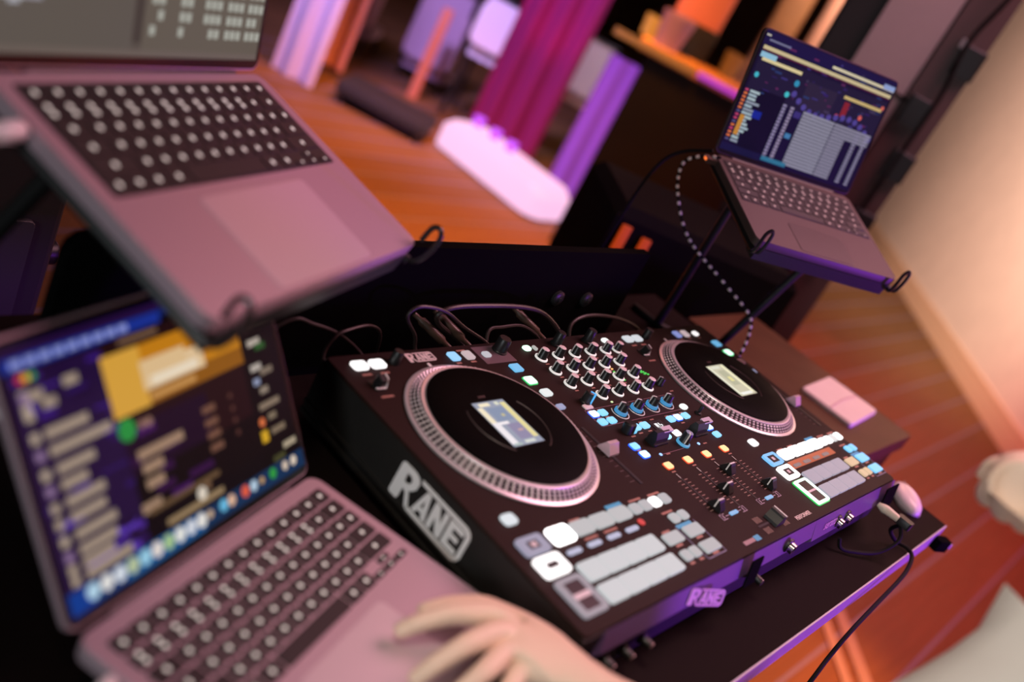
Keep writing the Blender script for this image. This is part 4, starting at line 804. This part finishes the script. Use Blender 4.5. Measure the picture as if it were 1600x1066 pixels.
sh_ = [[('pelvis', q_(215, -655, -110), 124), ('waist', q_(210, -628, 20), 112), ('chest', q_(195, -572, 165), 128), ('nb', q_(186, -535, 262), 72)],
 [('chest', 0, 0), ('lsh', q_(84, -508, 205), 60), ('larm', q_(38, -485, 156), 58), ('lel', q_(-24, -452, 75), 57), ('lelb', q_(-58, -434, 30), 54)], [('chest', 0, 0), ('rsh', q_(318, -562, 220), 58), ('rarm', q_(308, -505, 130), 52)]]
skin('shirt', sh_, m_shirt, pe, 2)
tr = [[('pelvis', q_(215, -660, -120), 122), ('lhip', q_(150, -662, -170), 88), ('lkn', q_(140, -632, -530), 64), ('lan', q_(140, -662, -900), 50)], [('pelvis', 0, 0), ('rhip', q_(290, -662, -170), 88), ('rkn', q_(300, -642, -530), 64), ('ran', q_(305, -672, -900), 50)]]
skin('trousers', tr, mat('dark_trousers', (.02, .02, .025), .8), pe, 2)
for x, y in ((140, -615), (307, -625)): obj('shoe', MB().prism(rrect(88, 250, 40, 5), 0, 62, bevel=18).mesh('shoe', m_rubber, True), pe, q_(x, y, -980))
hc = Vector(q_(168, -487, 428))
def blob(c, rx, ry, rz, m, name, n=16):
    mb = MB(); mb.lathe([(math.sin(math.pi*k/n), -math.cos(math.pi*k/n)) for k in range(n+1)], 20, Matrix.Translation(c) @ Matrix.Diagonal((rx, ry, rz, 1))); return obj(name, mb.mesh(name, m, True), pe)
blob(hc+Vector((2, -16, 22)), 78, 86, 72, mat('dark_hair', (.03, .018, .012), .6), 'hair')
for sx in (-1, 1):
    blob(hc+Vector((sx*24, 66, -8)), 9, 7, 7, mat('eye_white', (.8, .8, .8), .3), 'eye'); blob(hc+Vector((sx*72, -2, -12)), 8, 16, 24, m_skin, 'ear')
blob(hc+Vector((0, 76, -26)), 12, 17, 20, m_skin, 'nose'); blob(hc+Vector((0, 64, -56)), 22, 8, 6, mat('lips', (.5, .2, .17), .5), 'mouth')

# ------------------------------------------------------------------ background
# glowing bench and drapes
gb = thing('light_bench', 'low glowing pink-white bench on the hall floor', 'light bench', (3250, 2605, -980))
obj('bench_body', MB().rbox(330, 820, 150, 100, T(0, 0, 18), bevel=40, seg=6).mesh('bench_body', glow((250, 192, 232), 1.08), True), gb)
obj('bench_base', MB().rbox(220, 760, 20, 60, T(0, 0, -2), seg=6).mesh('bench_base', m_black), gb)
for y in (60, 190, 330): obj('spot_head', MB().lathe([(26, 0), (36, 52), (30, 52), (20, 10), (0, 10)], 16, T(60, y, 164)).mesh('spot_head', glow((190, 60, 255), 1.2), True), gb)
def drape(label, x, y, w, z0, z1, ang, m, depth=60, folds=5, cat='drape', name='hanging_drape'):
    nx, nz = folds*8, 10; vs = []; fs = []
    for k in range(nz+1):
        f = k/nz; amp = depth*(.55+.45*(1-f))
        for i in range(nx+1):
            u_ = i/nx; vs.append(((u_-.5)*w, amp*math.sin(u_*folds*2*math.pi+.4*math.sin(3*f))*.5, z0+980+(z1-z0)*f))
    for k in range(nz):
        for i in range(nx): a = k*(nx+1)+i; fs.append((a, a+1, a+nx+2, a+nx+1))
    n0 = len(vs); vs += [(x_, y_+6, z_) for x_, y_, z_ in vs]; fs += [tuple(reversed([j+n0 for j in f])) for f in fs]
    return single(name, label, cat, MB().add(vs, fs), m, (x, y, -980), M=RZ(ang))
m_mag = mat('magenta_drape_cloth', (.20, .003, .085), .85); m_lav = mat('lavender_cloth', (.55, .50, .72), .8); m_pur = mat('purple_cloth', (.19, .07, .48), .85); m_mauve = mat('mauve_cloth', (.42, .30, .42), .8); m_rose = mat('rose_cloth', (.80, .36, .40), .8); m_whitec = mat('white_cover', (.85, .76, .82), .75)
drape('magenta pleated drape rising behind the glowing bench', 3640, 3010, 430, -980, 1300, -58, m_mag, 70, 3)
drape('lavender cloth strip hanging nearest the upper laptop', 2535, 3560, 240, -975, 500, -58, m_lav, 40, 2)
drape('small rose cloth hanging beside the lavender strip', 2940, 3810, 190, -950, 200, -58, m_rose, 40, 2)
drape('purple cloth panel hanging before the black counter', 3610, 2455, 190, -975, -140, -58, m_pur, 24, 2)
def chair(label, x, y, rz, cover, seat_z=450, w=420, back=560, dark=m_black, cat='chair'):
    e = thing('banquet_chair', label, cat, (x, y, -980), RZ(rz), group='chairs in the hall')
    for sx in (-1, 1):
        for sy in (-1, 1): obj('leg', MB().tube([(sx*w*.42, sy*150, 0), (sx*w*.40, sy*140, seat_z)], 14, 8).mesh('leg', dark, True), e)
    obj('seat', MB().rbox(w, 320, 60, 50, T(0, 0, seat_z), bevel=18).mesh('seat', cover, True), e)
    obj('backrest', MB().rbox(w, back, 46, 60, T(0, -150, seat_z+60+back/2) @ RX(84), bevel=14, seg=5).mesh('backrest', cover, True), e)
    obj('back_frame', MB().tube([(-w*.46, -146, seat_z), (-w*.46, -180, seat_z+back+70), (w*.46, -180, seat_z+back+70), (w*.46, -146, seat_z)], 12, 8).mesh('back_frame', dark, True), e)
chair('mauve covered chair beside the rose cloth', 3560, 4420, -58, m_mauve, 100, 330, 460)
chair('mauve covered chair next to the red light strip', 3860, 3960, -58, m_mauve, 80, 330, 500)
chair('white covered chair between the mauve chair and magenta drape', 3780, 3440, -58, m_whitec, 390, 300, 300)
chair('white covered chair between the magenta drape and purple cloth', 4300, 3175, -58, m_whitec, 370, 320, 340)
single('red_strip_light', 'narrow red-orange light strip before the mauve chair', 'strip light', MB().rbox(60, 40, 560, 14), glow((225, 84, 50), .8), (3490, 3640, -980), M=RZ(-58))
bx = thing('black_platform', 'low black platform on the orange floor behind the upper laptop', 'platform', (2905, 3215, -980), RZ(-57))
obj('platform_deck', MB().rbox(520, 270, 60, 20, T(0, 0, 60), bevel=8).mesh('platform_deck', m_rubber, True), bx)
for x in (-220, 220): obj('leg', MB().box(x-20, x+20, -110, 110, 0, 62).mesh('leg', m_black), bx)
# counter
ct = thing('bar_counter', 'black-fronted bar counter with a wooden top and a magenta light line', 'counter', (3170, 1850, -980), RZ(-59))
obj('counter_front', MB().rbox(860, 300, 990, 8, T(230, 152, 0), bevel=2).mesh('counter_front', mat('black_counter', (.006, .005, .005), .5, noise=.4, nscale=4, spec=.2)), ct)
obj('counter_top', MB().rbox(950, 340, 50, 8, T(215, 162, 990), bevel=4).mesh('counter_top', mat('golden_wood', (.50, .26, .09), .35, noise=.3, nscale=14)), ct)
obj('light_line', MB().rbox(480, 22, 20, 6, T(280, -14, 1008)).mesh('light_line', glow((190, 40, 215), .9)), ct)
obj('amber_line', MB().rbox(400, 20, 30, 6, T(-180, -14, 1000)).mesh('amber_line', glow((165, 95, 36), .6)), ct)
def on_counter(x, y, z=1040):
    p = RZ(-59) @ Vector((x, y, z)); return (3170+p.x, 1850+p.y, p.z-980)
single('candle_glass', 'amber candle glass at the left end of the counter', 'candle', MB().lathe([(36, 0), (44, 90), (40, 90), (32, 8), (0, 8)], 20), glow((215, 130, 30), .8), on_counter(-250, 200))
single('candle_glass', 'dim amber candle glass towards the right of the counter', 'candle', MB().lathe([(40, 0), (50, 110), (46, 110), (36, 8), (0, 8)], 20), glow((150, 76, 16), .5), on_counter(160, 250))
single('ice_bucket', 'lavender bucket standing on the counter', 'bucket', MB().lathe([(60, 0), (80, 150), (74, 150), (54, 8), (0, 8)], 24), mat('lavender_metal', (.30, .22, .45), .5), on_counter(-150, 100))
single('folded_cloth', 'coral cloth heap on the counter at the top of the photo', 'cloth', MB().rbox(230, 110, 260, 30, bevel=20), mat('coral_cloth', (.60, .22, .16), .8), on_counter(-80, 262, 1190), M=RZ(-59))
single('black_crate', 'black crate on the counter under the coral cloth', 'crate', MB().rbox(240, 120, 150, 8, bevel=3), m_black, on_counter(-80, 262), M=RZ(-59))
single('wooden_post', 'tan wooden post behind the far laptop screen', 'post', MB().rbox(150, 120, 2500, 14), mat('tan_wood', (.42, .24, .11), .5, noise=.3, nscale=20), (4150, 2060, -980), M=RZ(-58))
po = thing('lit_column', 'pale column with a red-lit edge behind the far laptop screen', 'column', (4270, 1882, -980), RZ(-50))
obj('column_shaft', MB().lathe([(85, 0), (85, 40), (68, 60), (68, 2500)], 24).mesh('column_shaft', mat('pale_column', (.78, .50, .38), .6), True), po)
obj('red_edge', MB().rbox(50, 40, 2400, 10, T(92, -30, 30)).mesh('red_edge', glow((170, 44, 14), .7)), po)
# loudspeaker tower behind the far laptop
sp = thing('loudspeaker_tower', 'tall dark loudspeaker with grey grille behind the far laptop', 'loudspeaker', (1735, 512, -980), RZ(-66))
m_cab = mat('black_cabinet_wood', (.010, .008, .008), .6)
obj('cabinet', MB().rbox(357, 220, 2300, 10, T(-14, 120, 0), bevel=4).mesh('cabinet', m_cab), sp)
obj('grille', MB().rbox(152, 1100, 12, 8, T(-24, 8, 1690) @ RX(90), bevel=3).mesh('grille', mat('grey_mesh_grille', (.42, .36, .35), .6, 0, noise=.35, nscale=900)), sp)
obj('side_rail', MB().box(58, 160, -8, 12, 300, 2300).mesh('side_rail', mat('dark_red_rail', (.10, .05, .05), .45)), sp)
for z in (1030, 1200, 1330, 1480): obj('rail_clamp', MB().rbox(60, 44, 74, 6, T(136 if z != 1330 else 96, -6, z), bevel=3).mesh('rail_clamp', m_black), sp)
obj('rail_tag', MB().rbox(18, 10, 22, 3, T(104, -14, 1540)).mesh('rail_tag', mat('white_tag', (.8, .7, .75), .5)), sp)
obj('rail_cable', MB().tube(smoothpath([(120, -18, 900), (122, -24, 1200), (124, -28, 1420), (108, -30, 1560), (130, -30, 1700), (118, -26, 1900)], 6), 6, 8).mesh('rail_cable', m_cableb, True), sp)
obj('cross_cable', MB().tube(smoothpath([(-98, -2, 1392), (0, -4, 1386), (124, -14, 1374)], 5), 4, 8).mesh('cross_cable', m_cableb, True), sp)
dk = thing('draped_stand', 'black cloth covered stand behind the right end of the controller', 'stand', (1164, 494, -980), RZ(-40))
obj('stand_cover', MB().prism([(-220, -150), (220, -150), (220, 150), (-220, 150)], 0, 985, bevel=24).mesh('stand_cover', mat('black_cloth', (.006, .005, .005), .9, spec=.1)), dk)
for x, z, h_ in ((-190, 860, 90), (-140, 830, 110)): obj('amber_streak', MB().rbox(22, 10, h_, 6).mesh('amber_streak', mat('amber_streak_glow', (.01, .004, .002), .6, emit=lin((190, 62, 14)), strength=.8)), dk, (x, -156, z))  # emissive streaks paint the bright orange floor glimpsed past the stand, no lamps
